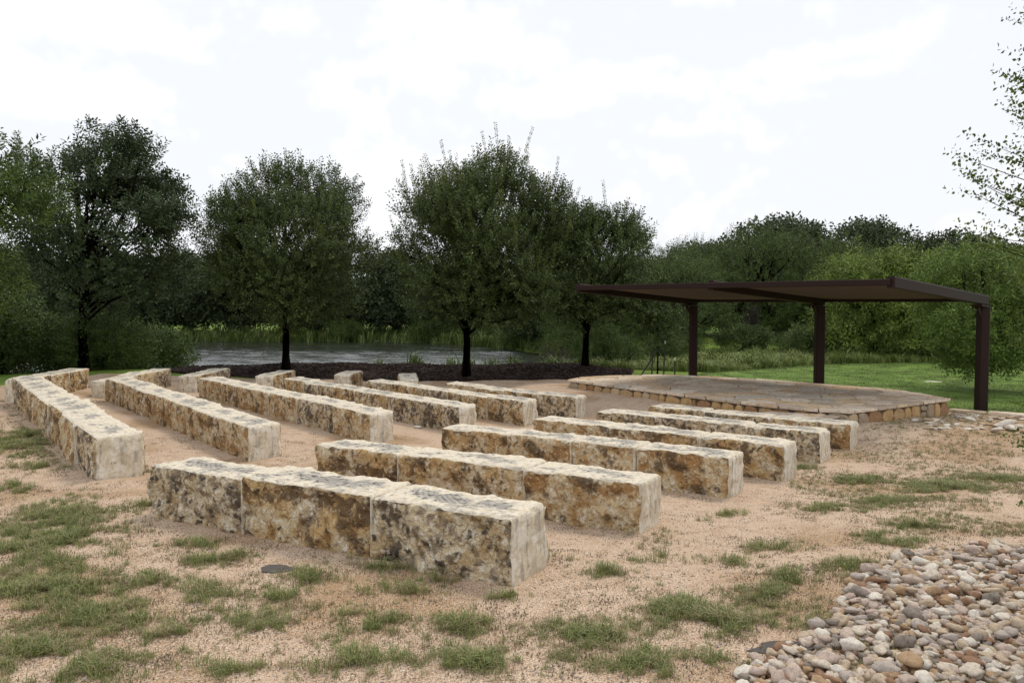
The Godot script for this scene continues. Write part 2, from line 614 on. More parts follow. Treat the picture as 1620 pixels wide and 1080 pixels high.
# ---------------------------------------------------------------- stone blocks
func block_mesh(L: float, H: float, D: float, seed_: int, cell: float, shear: float, rugged: float, mats: Array) -> ArrayMesh:
	var nx := maxi(4, int(L / cell))
	var ny := maxi(4, int((H + 0.1) / cell))
	var nzz := maxi(4, int(D / cell))
	var f := FastNoiseLite.new()
	f.seed = seed_
	f.frequency = 2.2
	f.fractal_octaves = 2
	var g := FastNoiseLite.new()
	g.seed = seed_ + 7
	g.frequency = 7.0
	g.fractal_octaves = 3
	var ids := {}
	var v := PackedVector3Array()
	var uv := PackedVector2Array()
	var surf := [PackedInt32Array(), PackedInt32Array(), PackedInt32Array()]
	var r := 0.045
	var lo := Vector3(-L / 2, -0.1, -D / 2)
	var hi := Vector3(L / 2, H, D / 2)
	var ou := float(seed_ % 97) / 97.0
	var ov := float(seed_ % 53) / 53.0
	# each face is its own sheet of vertices for uv; positions agree along the edges
	var faces := [[0, 1, 2, true], [0, 1, 2, false], [2, 1, 0, true], [2, 1, 0, false], [0, 2, 1, true]]
	var dims := [nx, ny, nzz]
	var all := PackedInt32Array()
	var pos_id := PackedInt32Array()
	for fi in 5:
		var F: Array = faces[fi]
		var na: int = dims[F[0]]
		var nb: int = dims[F[1]]
		var start := v.size()
		for j in nb + 1:
			for i in na + 1:
				var t := Vector3.ZERO
				t[F[0]] = float(i) / na
				t[F[1]] = float(j) / nb
				t[F[2]] = 1.0 if F[3] else 0.0
				var p := lo + (hi - lo) * t
				var key := Vector3i(roundi(t.x * nx), roundi(t.y * ny), roundi(t.z * nzz))
				var q := p.clamp(lo + Vector3(r, -1.0, r), hi - Vector3(r, r, r))
				var dir := (p - q).normalized()
				var s := q + dir * r
				var big := f.get_noise_3dv(p * 1.0)
				var sm := g.get_noise_3dv(p)
				var chip := maxf(0.0, g.get_noise_3dv(p * 0.5 + Vector3(9, 3, 1)) - 0.15)
				var amp_big := 0.012 + 0.035 * rugged * absf(dir.z)
				var amp_sm := 0.008 + 0.034 * rugged * absf(dir.z)
				var corner := 1.0 - maxf(absf(dir.x), maxf(absf(dir.y), absf(dir.z)))
				s += dir * (big * amp_big + sm * amp_sm - chip * corner * 0.3)
				s.x += shear * s.z
				if not ids.has(key): ids[key] = ids.size()
				pos_id.append(ids[key])
				v.append(s)
				if fi < 2: uv.append(Vector2(p.x * 0.6 + ou, -p.y * 0.6 + ov))
				elif fi < 4: uv.append(Vector2(p.z * 0.8 + ov, -p.y * 0.8 + ou))
				else: uv.append(Vector2(t.x, t.z))
		var w := na + 1
		var S: PackedInt32Array = surf[0 if fi < 2 else (1 if fi < 4 else 2)]
		for j in nb:
			for i in na:
				var a := start + j * w + i
				var quad := PackedInt32Array([a, a + w, a + 1, a + 1, a + w, a + w + 1])
				if fi in [1, 2, 4]: quad = PackedInt32Array([a, a + 1, a + w, a + 1, a + w + 1, a + w])
				S.append_array(quad)
		surf[0 if fi < 2 else (1 if fi < 4 else 2)] = S
	# shared normals
	var acc := PackedVector3Array()
	acc.resize(ids.size())
	for s in 3:
		var S: PackedInt32Array = surf[s]
		for t in range(0, S.size(), 3):
			var a := v[S[t]]
			var c := (v[S[t + 2]] - a).cross(v[S[t + 1]] - a)
			acc[pos_id[S[t]]] += c
			acc[pos_id[S[t + 1]]] += c
			acc[pos_id[S[t + 2]]] += c
	var n := PackedVector3Array()
	for i in v.size():
		var q := acc[pos_id[i]].normalized()
		n.append(q)
	var m := ArrayMesh.new()
	for s in 3:
		var arr := []
		arr.resize(Mesh.ARRAY_MAX)
		arr[Mesh.ARRAY_VERTEX] = v
		arr[Mesh.ARRAY_NORMAL] = n
		arr[Mesh.ARRAY_TEX_UV] = uv
		arr[Mesh.ARRAY_INDEX] = surf[s]
		m.add_surface_from_arrays(Mesh.PRIMITIVE_TRIANGLES, arr)
		m.surface_set_material(s, mats[s])
	return m

const H := 0.45
const TOPS := [1.35, 1.52, 1.65, 1.73, 1.80, 1.85]      # how far each row's top lies below the eye
const RIGHT := [[233, 732, 810, 817], [497, 703, 1015, 763], [695, 674, 1153, 723], [840, 662, 1241, 705], [943, 651, 1298, 683], [1026, 643, 1346, 669]]
const MIDDLE := [[19, 597, 143, 690], [163, 598, 388, 673], [310, 596, 581, 654], [445, 598, 722, 643], [577, 601, 824, 635], [699, 606, 906, 629]]
const FAR := [[-9.35, 15.9, -9.75, 18.9, 3], [-8.5, 17.5, -8.75, 21.0, 3], [-7.75, 20.2, -7.75, 22.6, 2], [-6.15, 21.1, -6.05, 23.0, 2], [-4.35, 22.2, -4.25, 23.4, 1], [-2.45, 21.4, -2.75, 23.3, 1]]
const ROW_WORD := ["back row", "second row from the back", "third row from the back", "third row from the stage", "second row from the stage", "row closest to the stage"]
const NTH := ["first", "second", "third", "fourth", "fifth", "sixth", "seventh"]

var rows := []

func plan_rows() -> void:
	for r in 6:
		var yt: float = EYE.y - TOPS[r]
		var a: Array = RIGHT[r]
		rows.append([px(a[0], a[1], yt), px(a[2], a[3], yt), 3 if r != 2 else 4, r, 0])
		a = MIDDLE[r]
		rows.append([px(a[0], a[1], yt), px(a[2], a[3], yt), [7, 7, 6, 6, 5, 4][r], r, 1])
		a = FAR[r]
		var yf: float = yt - 0.12
		rows.append([Vector3(a[0], yf, -a[1]), Vector3(a[2], yf, -a[3]), a[4], r, 2])
	for R in rows:
		for k in 5:
			var p: Vector3 = R[0].lerp(R[1], k / 4.0)
			ctrl.append(Vector3(p.x, p.y - H, -p.z))

func build_lake() -> void:      # rippled water: small wind waves with calmer patches between
	var xs := lines(-200.0, 7.0, -42.0, 4.5, 0.36)
	var ds := lines(30.0, 112.0, 44.0, 90.0, 0.27)
	var calm := FastNoiseLite.new()
	calm.seed = 31
	calm.frequency = 0.05
	calm.fractal_octaves = 3
	var rip := FastNoiseLite.new()
	rip.seed = 32
	rip.frequency = 0.55
	rip.fractal_octaves = 2
	var v := PackedVector3Array()
	var idx := PackedInt32Array()
	for d in ds:
		for x in xs:
			var inside := 1.0 if x > -43.0 and d > 43.0 and d < 91.0 else 0.0
			var a := 0.05 * inside * (0.3 + 0.7 * sstep(-0.35, 0.0, calm.get_noise_2d(x * 0.35, d * 1.6))) * sstep(88.0, 74.0, d)
			var y := a * (sin(d * 4.3 + x * 0.7 + 2.0 * rip.get_noise_2d(x * 0.3, d * 0.3)) * 0.6 + rip.get_noise_2d(x * 0.6, d) * 1.6)
			v.append(Vector3(x, LAKE_Y + y, -d))
	var nx := xs.size()
	for j in ds.size() - 1:
		for i in nx - 1:
			var a := j * nx + i
			idx.append_array(PackedInt32Array([a, a + nx, a + 1, a + 1, a + nx, a + nx + 1]))
	structure("lake", arr_mesh(v, smooth_normals(v, idx), null, idx), M.water)

func build_blocks() -> void:
	for R in rows:
		var a: Vector3 = R[0]
		var b: Vector3 = R[1]
		var n: int = R[2]
		var row: int = R[3]
		var sec: int = R[4]
		var along := (b - a).normalized()
		var back := Vector3.UP.cross(along).normalized()      # away from the camera side for the near sections
		if back.z > 0.0 and sec != 2: back = -back
		if sec == 2: back = Vector3(-1, 0, 0) if true else back
		var D := 0.50
		var total := a.distance_to(b)
		var cuts := [0.0]
		for k in n - 1: cuts.append((k + 1.0 + rng.randf_range(-0.12, 0.12)) / n)
		cuts.append(1.0)
		for k in n:
			var p := a.lerp(b, cuts[k])
			var q := a.lerp(b, cuts[k + 1])
			var L := p.distance_to(q) + 0.006
			var ctr := (p + q) / 2.0 + back * D / 2.0
			var depth := -ctr.z
			var cell := 0.028 if depth < 8.0 else (0.04 if depth < 12.0 else 0.06)
			var kind := rng.randi() % 3
			if row == 0 and sec == 0: kind = [1, 0, 1][k]
			if sec == 1 and row > 0: kind = [0, 2, 2, 0, 1][rng.randi() % 5]
			var top := rng.randi() % 2 + (0 if row == 0 and sec == 0 else 2)
			var mesh := block_mesh(L, H, D, row * 131 + sec * 17 + k * 29 + 5, cell, 0.28 if sec == 1 else 0.0, 1.0 if sec == 0 else 0.75, [M["side%d" % kind], M["end%d" % (rng.randi() % 2)], M["top%d" % top]])
			var o := put("limestone_block", mesh, null, self)
			o.position = Vector3(ctr.x, ctr.y - H + rng.randf_range(-0.018, 0.012), ctr.z)
			o.rotation.y = atan2(-along.z, along.x) + rng.randf_range(-0.012, 0.012)
			o.position += back * rng.randf_range(-0.012, 0.02)
			var label := ""
			if sec == 0:
				var w: String = ["aisle-end", "middle", "outer-end"][k] if n == 3 else ["aisle-end", "second-from-aisle", "second-from-outer-end", "outer-end"][k]
				label = "%s limestone block, %s, section by river stones" % [w, ROW_WORD[row]]
			elif sec == 1:
				label = "limestone block %s from lakeward aisle, middle section, %s" % [NTH[k], ROW_WORD[row]]
			else:
				label = "limestone block %s from aisle, section by bark bed, %s" % [NTH[k], ROW_WORD[row]]
			tag(o, label, "stone block", "limestone seat blocks in rows")

# ---------------------------------------------------------------- stage
func build_stage() -> void:
	var ty := EYE.y - 1.85
	var base := -0.62
	var out := PackedVector2Array()
	for p in [[897, 600], [950, 607], [1000, 613.5], [1050, 620], [1100, 626.5], [1160, 634], [1220, 641], [1290, 647], [1346, 650], [1400, 644], [1460, 636], [1506, 630], [1450, 620], [1400, 614], [1297, 606], [1200, 599], [1120, 594.5], [1050, 592], [960, 594], [915, 596.5]]:
		var w := px(p[0], p[1], ty)
		out.append(Vector2(w.x, -w.z))
	var t := thing("stone_stage", "low flagstone stage with rubble stone wall and one step", "stage")
	var core := Geometry2D.offset_polygon(out, -0.09)[0]
	put("mortar_bed", prism(core, base, ty - 0.022), M.mortar, t)
	# paving
	var lo := out[0]
	var hi := out[0]
	for p in out:
		lo = lo.min(p)
		hi = hi.max(p)
	var seeds := PackedVector2Array()
	var cell := 0.56
	var d := lo.y - 0.3
	var odd := false
	while d < hi.y + 0.5:
		var x := lo.x - 0.3 + (cell * 0.5 if odd else 0.0)
		while x < hi.x + 0.5:
			var p := Vector2(x + rng.randf_range(-0.34, 0.34) * cell, d + rng.randf_range(-0.34, 0.34) * cell)
			seeds.append(p)
			x += cell
		odd = not odd
		d += cell * 0.9
	for i in seeds.size():
		var c := seeds[i]
		var poly := PackedVector2Array([c + Vector2(-1, -1), c + Vector2(1, -1), c + Vector2(1, 1), c + Vector2(-1, 1)])
		for j in seeds.size():
			if j == i or seeds[j].distance_to(c) > 1.7: continue
			poly = clip_half(poly, (c + seeds[j]) / 2.0, (c - seeds[j]).normalized())
			if poly.size() < 3: break
		if poly.size() < 3: continue
		for piece in Geometry2D.intersect_polygons(poly, out):
			for small in Geometry2D.offset_polygon(piece, -0.012):
				if small.size() < 3 or area_of(small) < 0.012: continue
				put("flagstone", prism(small, ty - 0.05, ty + rng.randf_range(-0.006, 0.006), 0.008, 0.002), M["flag%d" % (rng.randi() % 6)], t)
	# wall stones round the front and the right end
	for k in range(0, 11):
		wall_run(out[k], out[k + 1], ty - 0.052, base, t)
	# one step against the front
	var sa := Vector2(out[6].x, out[6].y).lerp(out[7], 0.0)
	var step_poly := PackedVector2Array()
	var nrm := Vector2(-0.72, -0.69)
	var s0 := out[6]
	var s1 := out[8] + (out[7] - out[8]).normalized() * 0.15
	var sy := ty - 0.095
	var st := put("step", prism(PackedVector2Array([s0 + nrm * 0.50, s1 + nrm * 0.50, s1 + nrm * 0.04, out[7] + nrm * 0.04, s0 + nrm * 0.04]), base, sy - 0.02, 0.0), M.mortar, t)
	var m := 5
	for k in m:
		var a := s0.lerp(s1, (k + 0.01) / m) + nrm * 0.56
		var b := s0.lerp(s1, (k + 0.985) / m) + nrm * (0.56 + rng.randf_range(-0.03, 0.03))
		var q := PackedVector2Array([a, b, b - nrm * 0.53, a - nrm * 0.53])
		put("tread_stone", prism(q, sy - 0.045, sy + rng.randf_range(-0.006, 0.006), 0.01, 0.004), M["flag%d" % (rng.randi() % 6)], st)
	wall_run(s0 + nrm * 0.48, s1 + nrm * 0.48, sy - 0.046, base, st)
	wall_run(s1 + nrm * 0.50, s1 + nrm * 0.08, sy - 0.046, base, st)

func clip_half(poly: PackedVector2Array, at: Vector2, n: Vector2) -> PackedVector2Array:
	var out := PackedVector2Array()
	for k in poly.size():
		var a := poly[k]
		var b := poly[(k + 1) % poly.size()]
		var da := (a - at).dot(n)
		var db := (b - at).dot(n)
		if da >= 0.0: out.append(a)
		if (da > 0.0 and db < 0.0) or (da < 0.0 and db > 0.0): out.append(a.lerp(b, da / (da - db)))
	return out

func area_of(p: PackedVector2Array) -> float:
	var s := 0.0
	for k in p.size():
		s += p[k].cross(p[(k + 1) % p.size()])
	return absf(s) / 2.0

func wall_run(a: Vector2, b: Vector2, top: float, base: float, parent: Node) -> void:   # irregular face stones standing proud of the mortar
	var along := (b - a).normalized()
	var L := a.distance_to(b)
	var inw := Vector2(-along.y, along.x)
	var stage_mid := Vector2(5.2, 18.0)
	if (stage_mid - a).dot(inw) < 0.0: inw = -inw
	var s := 0.0
	while s < L - 0.06:
		var w := minf(rng.randf_range(0.2, 0.44), L - s)
		if L - s - w < 0.12: w = L - s
		var ground := maxf(base, ground_y(a.x + along.x * s, a.y + along.y * s) - 0.06)
		var h := top - ground
		var cells := []
		if h > 0.27 and rng.randf() < 0.45:
			var k := rng.randf_range(0.4, 0.62)
			cells = [[0.0, k], [k, 1.0]]
		else:
			cells = [[0.0, 1.0]]
		for c in cells:
			var pts := []
			var y0: float = ground + h * c[0] + 0.008
			var y1: float = ground + h * c[1] - 0.012
			var j := func(q: float) -> float: return rng.randf_range(-q, q)
			pts = [Vector2(s + 0.008 + absf(j.call(0.08)) * w * 2.0, y0 + absf(j.call(0.02))), Vector2(s + w * 0.5, y0 + j.call(0.01)), Vector2(s + w - 0.008 - absf(j.call(0.08)) * w * 2.0, y0 + absf(j.call(0.02))), Vector2(s + w - 0.008, lerpf(y0, y1, 0.55)), Vector2(s + w - 0.01 - absf(j.call(0.12)) * w * 2.0, y1 - absf(j.call(0.03))), Vector2(s + w * 0.45, y1 + 0.006), Vector2(s + 0.01 + absf(j.call(0.12)) * w * 2.0, y1 - absf(j.call(0.04))), Vector2(s + 0.008, lerpf(y0, y1, 0.45))]
			var st := SurfaceTool.new()
			st.begin(Mesh.PRIMITIVE_TRIANGLES)
			st.set_smooth_group(-1)
			var mid := Vector2(s + w / 2, (y0 + y1) / 2)
			var proud := rng.randf_range(0.0, 0.03)
			var P := func(q: Vector2, off: float) -> Vector3:
				var z := a + along * q.x + inw * (0.035 - off)
				return Vector3(z.x, q.y, -z.y)
			for k in pts.size():
				var p: Vector2 = pts[k]
				var q: Vector2 = pts[(k + 1) % pts.size()]
				var pi_ := p.lerp(mid, 0.14)
				var qi := q.lerp(mid, 0.14)
				var o := proud + rng.randf_range(-0.004, 0.004)
				for x in [P.call(p, -0.06), P.call(q, -0.06), P.call(p, proud - 0.015), P.call(q, -0.06), P.call(q, proud - 0.015), P.call(p, proud - 0.015), P.call(p, proud - 0.015), P.call(q, proud - 0.015), P.call(pi_, proud + 0.004), P.call(q, proud - 0.015), P.call(qi, proud + 0.004), P.call(pi_, proud + 0.004), P.call(pi_, proud + 0.004), P.call(qi, proud + 0.004), P.call(mid, proud + 0.008)]:
					st.add_vertex(x)
			st.generate_normals()
			put("wall_stone", st.commit(), M["wall%d" % (rng.randi() % 5)], parent)
		s += w

# ---------------------------------------------------------------- shade canopy
func build_canopy() -> void:
	var t := thing("shade_canopy", "dark brown steel cantilever shade canopy with fabric roof over stage", "canopy")
	var posts := [Vector3(9.755, 0, -17.0), Vector3(7.31, 0, -19.5), Vector3(4.86, 0, -22.0)]
	var arm := Vector3(-3.35, 0, 3.1)
	var ptop := EYE.y - 0.07
	var tip := EYE.y + 0.36
	var tops := []
	var tips := []
	for p in posts:
		var gy := ground_y(p.x, -p.z)
		put("post", beam(Vector3(p.x, gy - 0.3, p.z), Vector3(p.x, ptop, p.z), 0.205, 0.205), M.steel, t)
		var a := Vector3(p.x, ptop + 0.13, p.z) - arm.normalized() * 0.13
		var b: Vector3 = Vector3(p.x, tip, p.z) + arm
		var am := put("arm", beam(a, b, 0.13, 0.20), M.steel, t)
		tops.append(a)
		tips.append(b)
		# splice plate and haunch under the arm
		var br := put("bracket", beam(Vector3(p.x, ptop - 0.01, p.z) - arm.normalized() * 0.15, Vector3(p.x, ptop + 0.035, p.z) + arm.normalized() * 0.42, 0.22, 0.035), M.steel, t)
		put("haunch", beam(Vector3(p.x, ptop - 0.22, p.z) + arm.normalized() * 0.09, Vector3(p.x, ptop + 0.0, p.z) + arm.normalized() * 0.33, 0.03, 0.09), M.steel, t)
		for k in 4:
			var bolt := CylinderMesh.new()
			bolt.top_radius = 0.018
			bolt.bottom_radius = 0.018
			bolt.height = 0.09
			bolt.radial_segments = 6
			bolt.rings = 1
			var bo := put("bolt", bolt, M.steel, br)
			bo.position = Vector3(p.x, ptop - 0.01 + 0.006 * k, p.z) + arm.normalized() * (-0.12 + 0.15 * k) + arm.normalized().cross(Vector3.UP) * 0.095
	for k in 2:
		var A: Vector3 = tips[k]
		var B: Vector3 = tips[k + 1]
		var C: Vector3 = tops[k]
		var E: Vector3 = tops[k + 1]
		put("front_rail", beam(A, B, 0.09, 0.11), M.steel, t)
		put("rear_rail", beam(C + Vector3(0, 0.03, 0), E + Vector3(0, 0.03, 0), 0.09, 0.11), M.steel, t)
		# fabric, drawn tight, a little low in the middle, with a hem that has thickness
		var v := PackedVector3Array()
		var idx := PackedInt32Array()
		var N := 16
		for side in 2:
			for j in N + 1:
				for i in N + 1:
					var s := i / float(N)
					var q := j / float(N)
					var p := A.lerp(B, s).lerp(C.lerp(E, s), q)
					p.y += 0.055 - 0.10 * sin(PI * s) * sin(PI * q) - side * 0.012
					v.append(p)
		for side in 2:
			var o := side * (N + 1) * (N + 1)
			for j in N:
				for i in N:
					var a := o + j * (N + 1) + i
					if side == 0: idx.append_array(PackedInt32Array([a, a + 1, a + N + 1, a + 1, a + N + 2, a + N + 1]))
					else: idx.append_array(PackedInt32Array([a, a + N + 1, a + 1, a + 1, a + N + 1, a + N + 2]))
		put("fabric_panel", arr_mesh(v, smooth_normals(v, idx), null, idx), M.cloth, t)

# ---------------------------------------------------------------- foliage
var twigs := {}

# a twig along +y: leaves as folded diamonds; returns [vertices, list of colour arrays for several tints]
func twig(called: String, leaves: int, length: float, leaf: float, wide: float, spread: float, a: Color, b: Color, seed_: int) -> void:
	var g := RandomNumberGenerator.new()
	g.seed = seed_
	var v := PackedVector3Array()
	var f := PackedFloat32Array()
	for k in leaves:
		var y := length * (k + 0.5) / leaves
		var az := 2.4 * k + g.randf_range(-0.5, 0.5)
		var dir := Vector3(cos(az), g.randf_range(0.25, 0.9), sin(az)).normalized()
		var base := Vector3(0, y, 0) + dir * spread * g.randf_range(0.0, 1.0)
		var side := dir.cross(Vector3(g.randf_range(-1, 1), g.randf_range(0.3, 1), g.randf_range(-1, 1))).normalized()
		var l := leaf * g.randf_range(0.75, 1.25)
		var up := dir.cross(side).normalized() * l * 0.12
		var q0 := base
		var q1 := base + dir * l * 0.5 + side * l * wide + up
		var q2 := base + dir * l
		var q3 := base + dir * l * 0.5 - side * l * wide + up
		v.append_array(PackedVector3Array([q0, q1, q2, q0, q2, q3]))
		var t := g.randf()
		for i in 6: f.append(t)
	var cols := []
	for k in 10:
		var c := PackedColorArray()
		var bright := 0.72 + 0.07 * k
		for t in f:
			var q := a.lerp(b, t)
			c.append(Color(q.r * bright, q.g * bright, q.b * bright))
		cols.append(c)
	twigs[called] = [v, cols]

func crown_mesh(spots: Array, called: String, g: RandomNumberGenerator) -> ArrayMesh:   # spots: [position, direction, scale]
	var v := PackedVector3Array()
	var c := PackedColorArray()
	var tw: Array = twigs[called]
	for s in spots:
		var d: Vector3 = s[1].normalized()
		var x := d.cross(Vector3(g.randf_range(-1, 1), g.randf_range(-1, 1), g.randf_range(-1, 1))).normalized()
		var k: float = s[2]
		var b := Basis(x * k, d * k, x.cross(d) * k)
		v.append_array(Transform3D(b, s[0]) * (tw[0] as PackedVector3Array))
		c.append_array(tw[1][g.randi() % 10])
	return arr_mesh(v, null, null, null, c)

func lobed(o: Dictionary, g: RandomNumberGenerator) -> Array:   # [lobes, spots] of a crown made of clumps
	var lobes := []
	var rad: Vector3 = o.rad
	var ctr: Vector3 = o.ctr
	for k in o.lobes:
		var d := Vector3.ZERO
		for tries in 30:
			d = Vector3(g.randf_range(-1, 1), g.randf_range(-1, 1), g.randf_range(-1, 1))
			if d.length() < 1.0 and d.length() > o.get("hollow", 0.2): break
		var q: float = o.get("lobe", 0.36) * g.randf_range(0.7, 1.25)
		d *= minf(1.0, (1.0 - q * 0.75) / maxf(d.length(), 0.01)) if d.length() > 1.0 - q * 0.75 else 1.0
		lobes.append([ctr + d * rad, q])
	var spots := []
	var up: float = o.get("up", 0.4)
	for k in o.twigs:
		var L: Array = lobes[g.randi() % lobes.size()]
		var d := Vector3(g.randfn(), g.randfn() * 0.9 + 0.1, g.randfn()).normalized()
		var rr: float = pow(g.randf(), 0.45) * L[1]
		var p: Vector3 = L[0] + d * rr * rad
		if p.y < o.get("floor", -INF): continue
		var outw := ((p - ctr) / rad).normalized()
		var dir: Vector3 = d * 0.5 + outw * 0.5 + Vector3(0, up, 0) + Vector3(g.randf_range(-1, 1), g.randf_range(-1, 1), g.randf_range(-1, 1)) * 0.45
		spots.append([p, dir, g.randf_range(0.7, 1.25)])
	var shoots := []
	for k in o.get("shoots", 0):      # long upright shoots breaking the outline
		var a := g.randf() * TAU
		var e := g.randf_range(-0.1, 1.0)
		var d := Vector3(cos(a) * sqrt(1 - e * e), e, sin(a) * sqrt(1 - e * e))
		var own: Array = lobes[g.randi() % lobes.size()]
		var p: Vector3 = own[0] + d * rad * own[1] * g.randf_range(0.55, 0.9)
		var dir := (Vector3(0, 1, 0) + d * 0.45 + Vector3(g.randf_range(-1, 1), 0, g.randf_range(-1, 1)) * 0.15).normalized()
		for s in g.randi_range(3, 6):
			shoots.append([p + dir * s * 0.16 * o.get("shoot", 1.0), dir, 0.75])
	return [lobes, spots, shoots]

func limbs_mesh(base: Vector3, r: float, h: float, lobes: Array, g: RandomNumberGenerator, lean := Vector3.ZERO, from := 0.8) -> ArrayMesh:
	var v := PackedVector3Array()
	var n := PackedVector3Array()
	var idx := PackedInt32Array()
	var path := []
	var radii := []
	var steps := 9
	var top := h
	for k in steps:
		var t := k / float(steps - 1)
		path.append(base + Vector3(0, -0.15 + (top + 0.15) * t, 0) + lean * t * t + Vector3(g.randf_range(-1, 1), 0, g.randf_range(-1, 1)) * r * 0.35 * (0.0 if k < 2 else 1.0))
		radii.append(r * (1.45 if k == 0 else 1.0) * (1.0 - 0.72 * t))
	tube_into(v, n, idx, path, radii, 9)
	for L in lobes:
		var to: Vector3 = L[0]
		var t := clampf(from + (1.0 - from) * g.randf() * clampf((to.y - base.y) / h, 0.0, 1.0), 0.25, 0.98) if from > 0 else 0.3
		t = minf(t, clampf((to.y - base.y - 0.15 * h) / h, 0.28, 0.95))
		var i := t * (steps - 1)
		var p: Vector3 = path[int(i)].lerp(path[mini(int(i) + 1, steps - 1)], i - int(i))
		var br := r * (1.0 - 0.72 * t) * 0.5
		var m1 := p.lerp(to, 0.35) + Vector3(0, 0.08 * p.distance_to(to), 0) + Vector3(g.randf_range(-1, 1), g.randf_range(-1, 1), g.randf_range(-1, 1)) * 0.08 * h * 0.3
		var m2 := p.lerp(to, 0.7) + Vector3(g.randf_range(-1, 1), g.randf_range(-1, 1), g.randf_range(-1, 1)) * 0.1 * h * 0.3
		tube_into(v, n, idx, [p, m1, m2, to], [br, br * 0.72, br * 0.45, br * 0.16], 5)
		for k in 3:
			var e := to + Vector3(g.randf_range(-1, 1), g.randf_range(-0.4, 1), g.randf_range(-1, 1)) * h * 0.11
			tube_into(v, n, idx, [m2, m2.lerp(e, 0.5) + Vector3(0, 0.03 * h, 0), e], [br * 0.35, br * 0.22, br * 0.08], 4)
	return arr_mesh(v, n, null, idx)

func tree(called: String, label: String, category: String, at: Vector3, o: Dictionary, group := "") -> Node3D:
	var g := RandomNumberGenerator.new()
	g.seed = o.seed
	var t := thing(called, label, category, at, group)
	var L := lobed(o, g)
	put("trunk", limbs_mesh(Vector3.ZERO, o.trunk, o.height, L[0], g, o.get("lean", Vector3.ZERO), o.get("from", 0.55)), o.get("bark", M.bark), t)
	put("crown", crown_mesh(L[1], o.twig, g), M.leaf, t)
	if L[2].size() > 0: put("shoots", crown_mesh(L[2], o.get("shoot_twig", o.twig), g), M.leaf, t)
	return t

func copy_of(o: Node3D, at: Vector3, turn: float, size: Vector3, label: String) -> Node3D:
	var c := o.duplicate() as Node3D
	var called := str(o.name).rstrip("0123456789").trim_suffix("_")
	c.name = numbered(called)
	add_child(c, true)
	c.position = at
	c.rotation.y = turn
	c.scale = size
	c.set_meta("label", label)
	return c

func on_ground(x: float, d: float) -> Vector3:
	return Vector3(x, ground_y(x, d), -d)

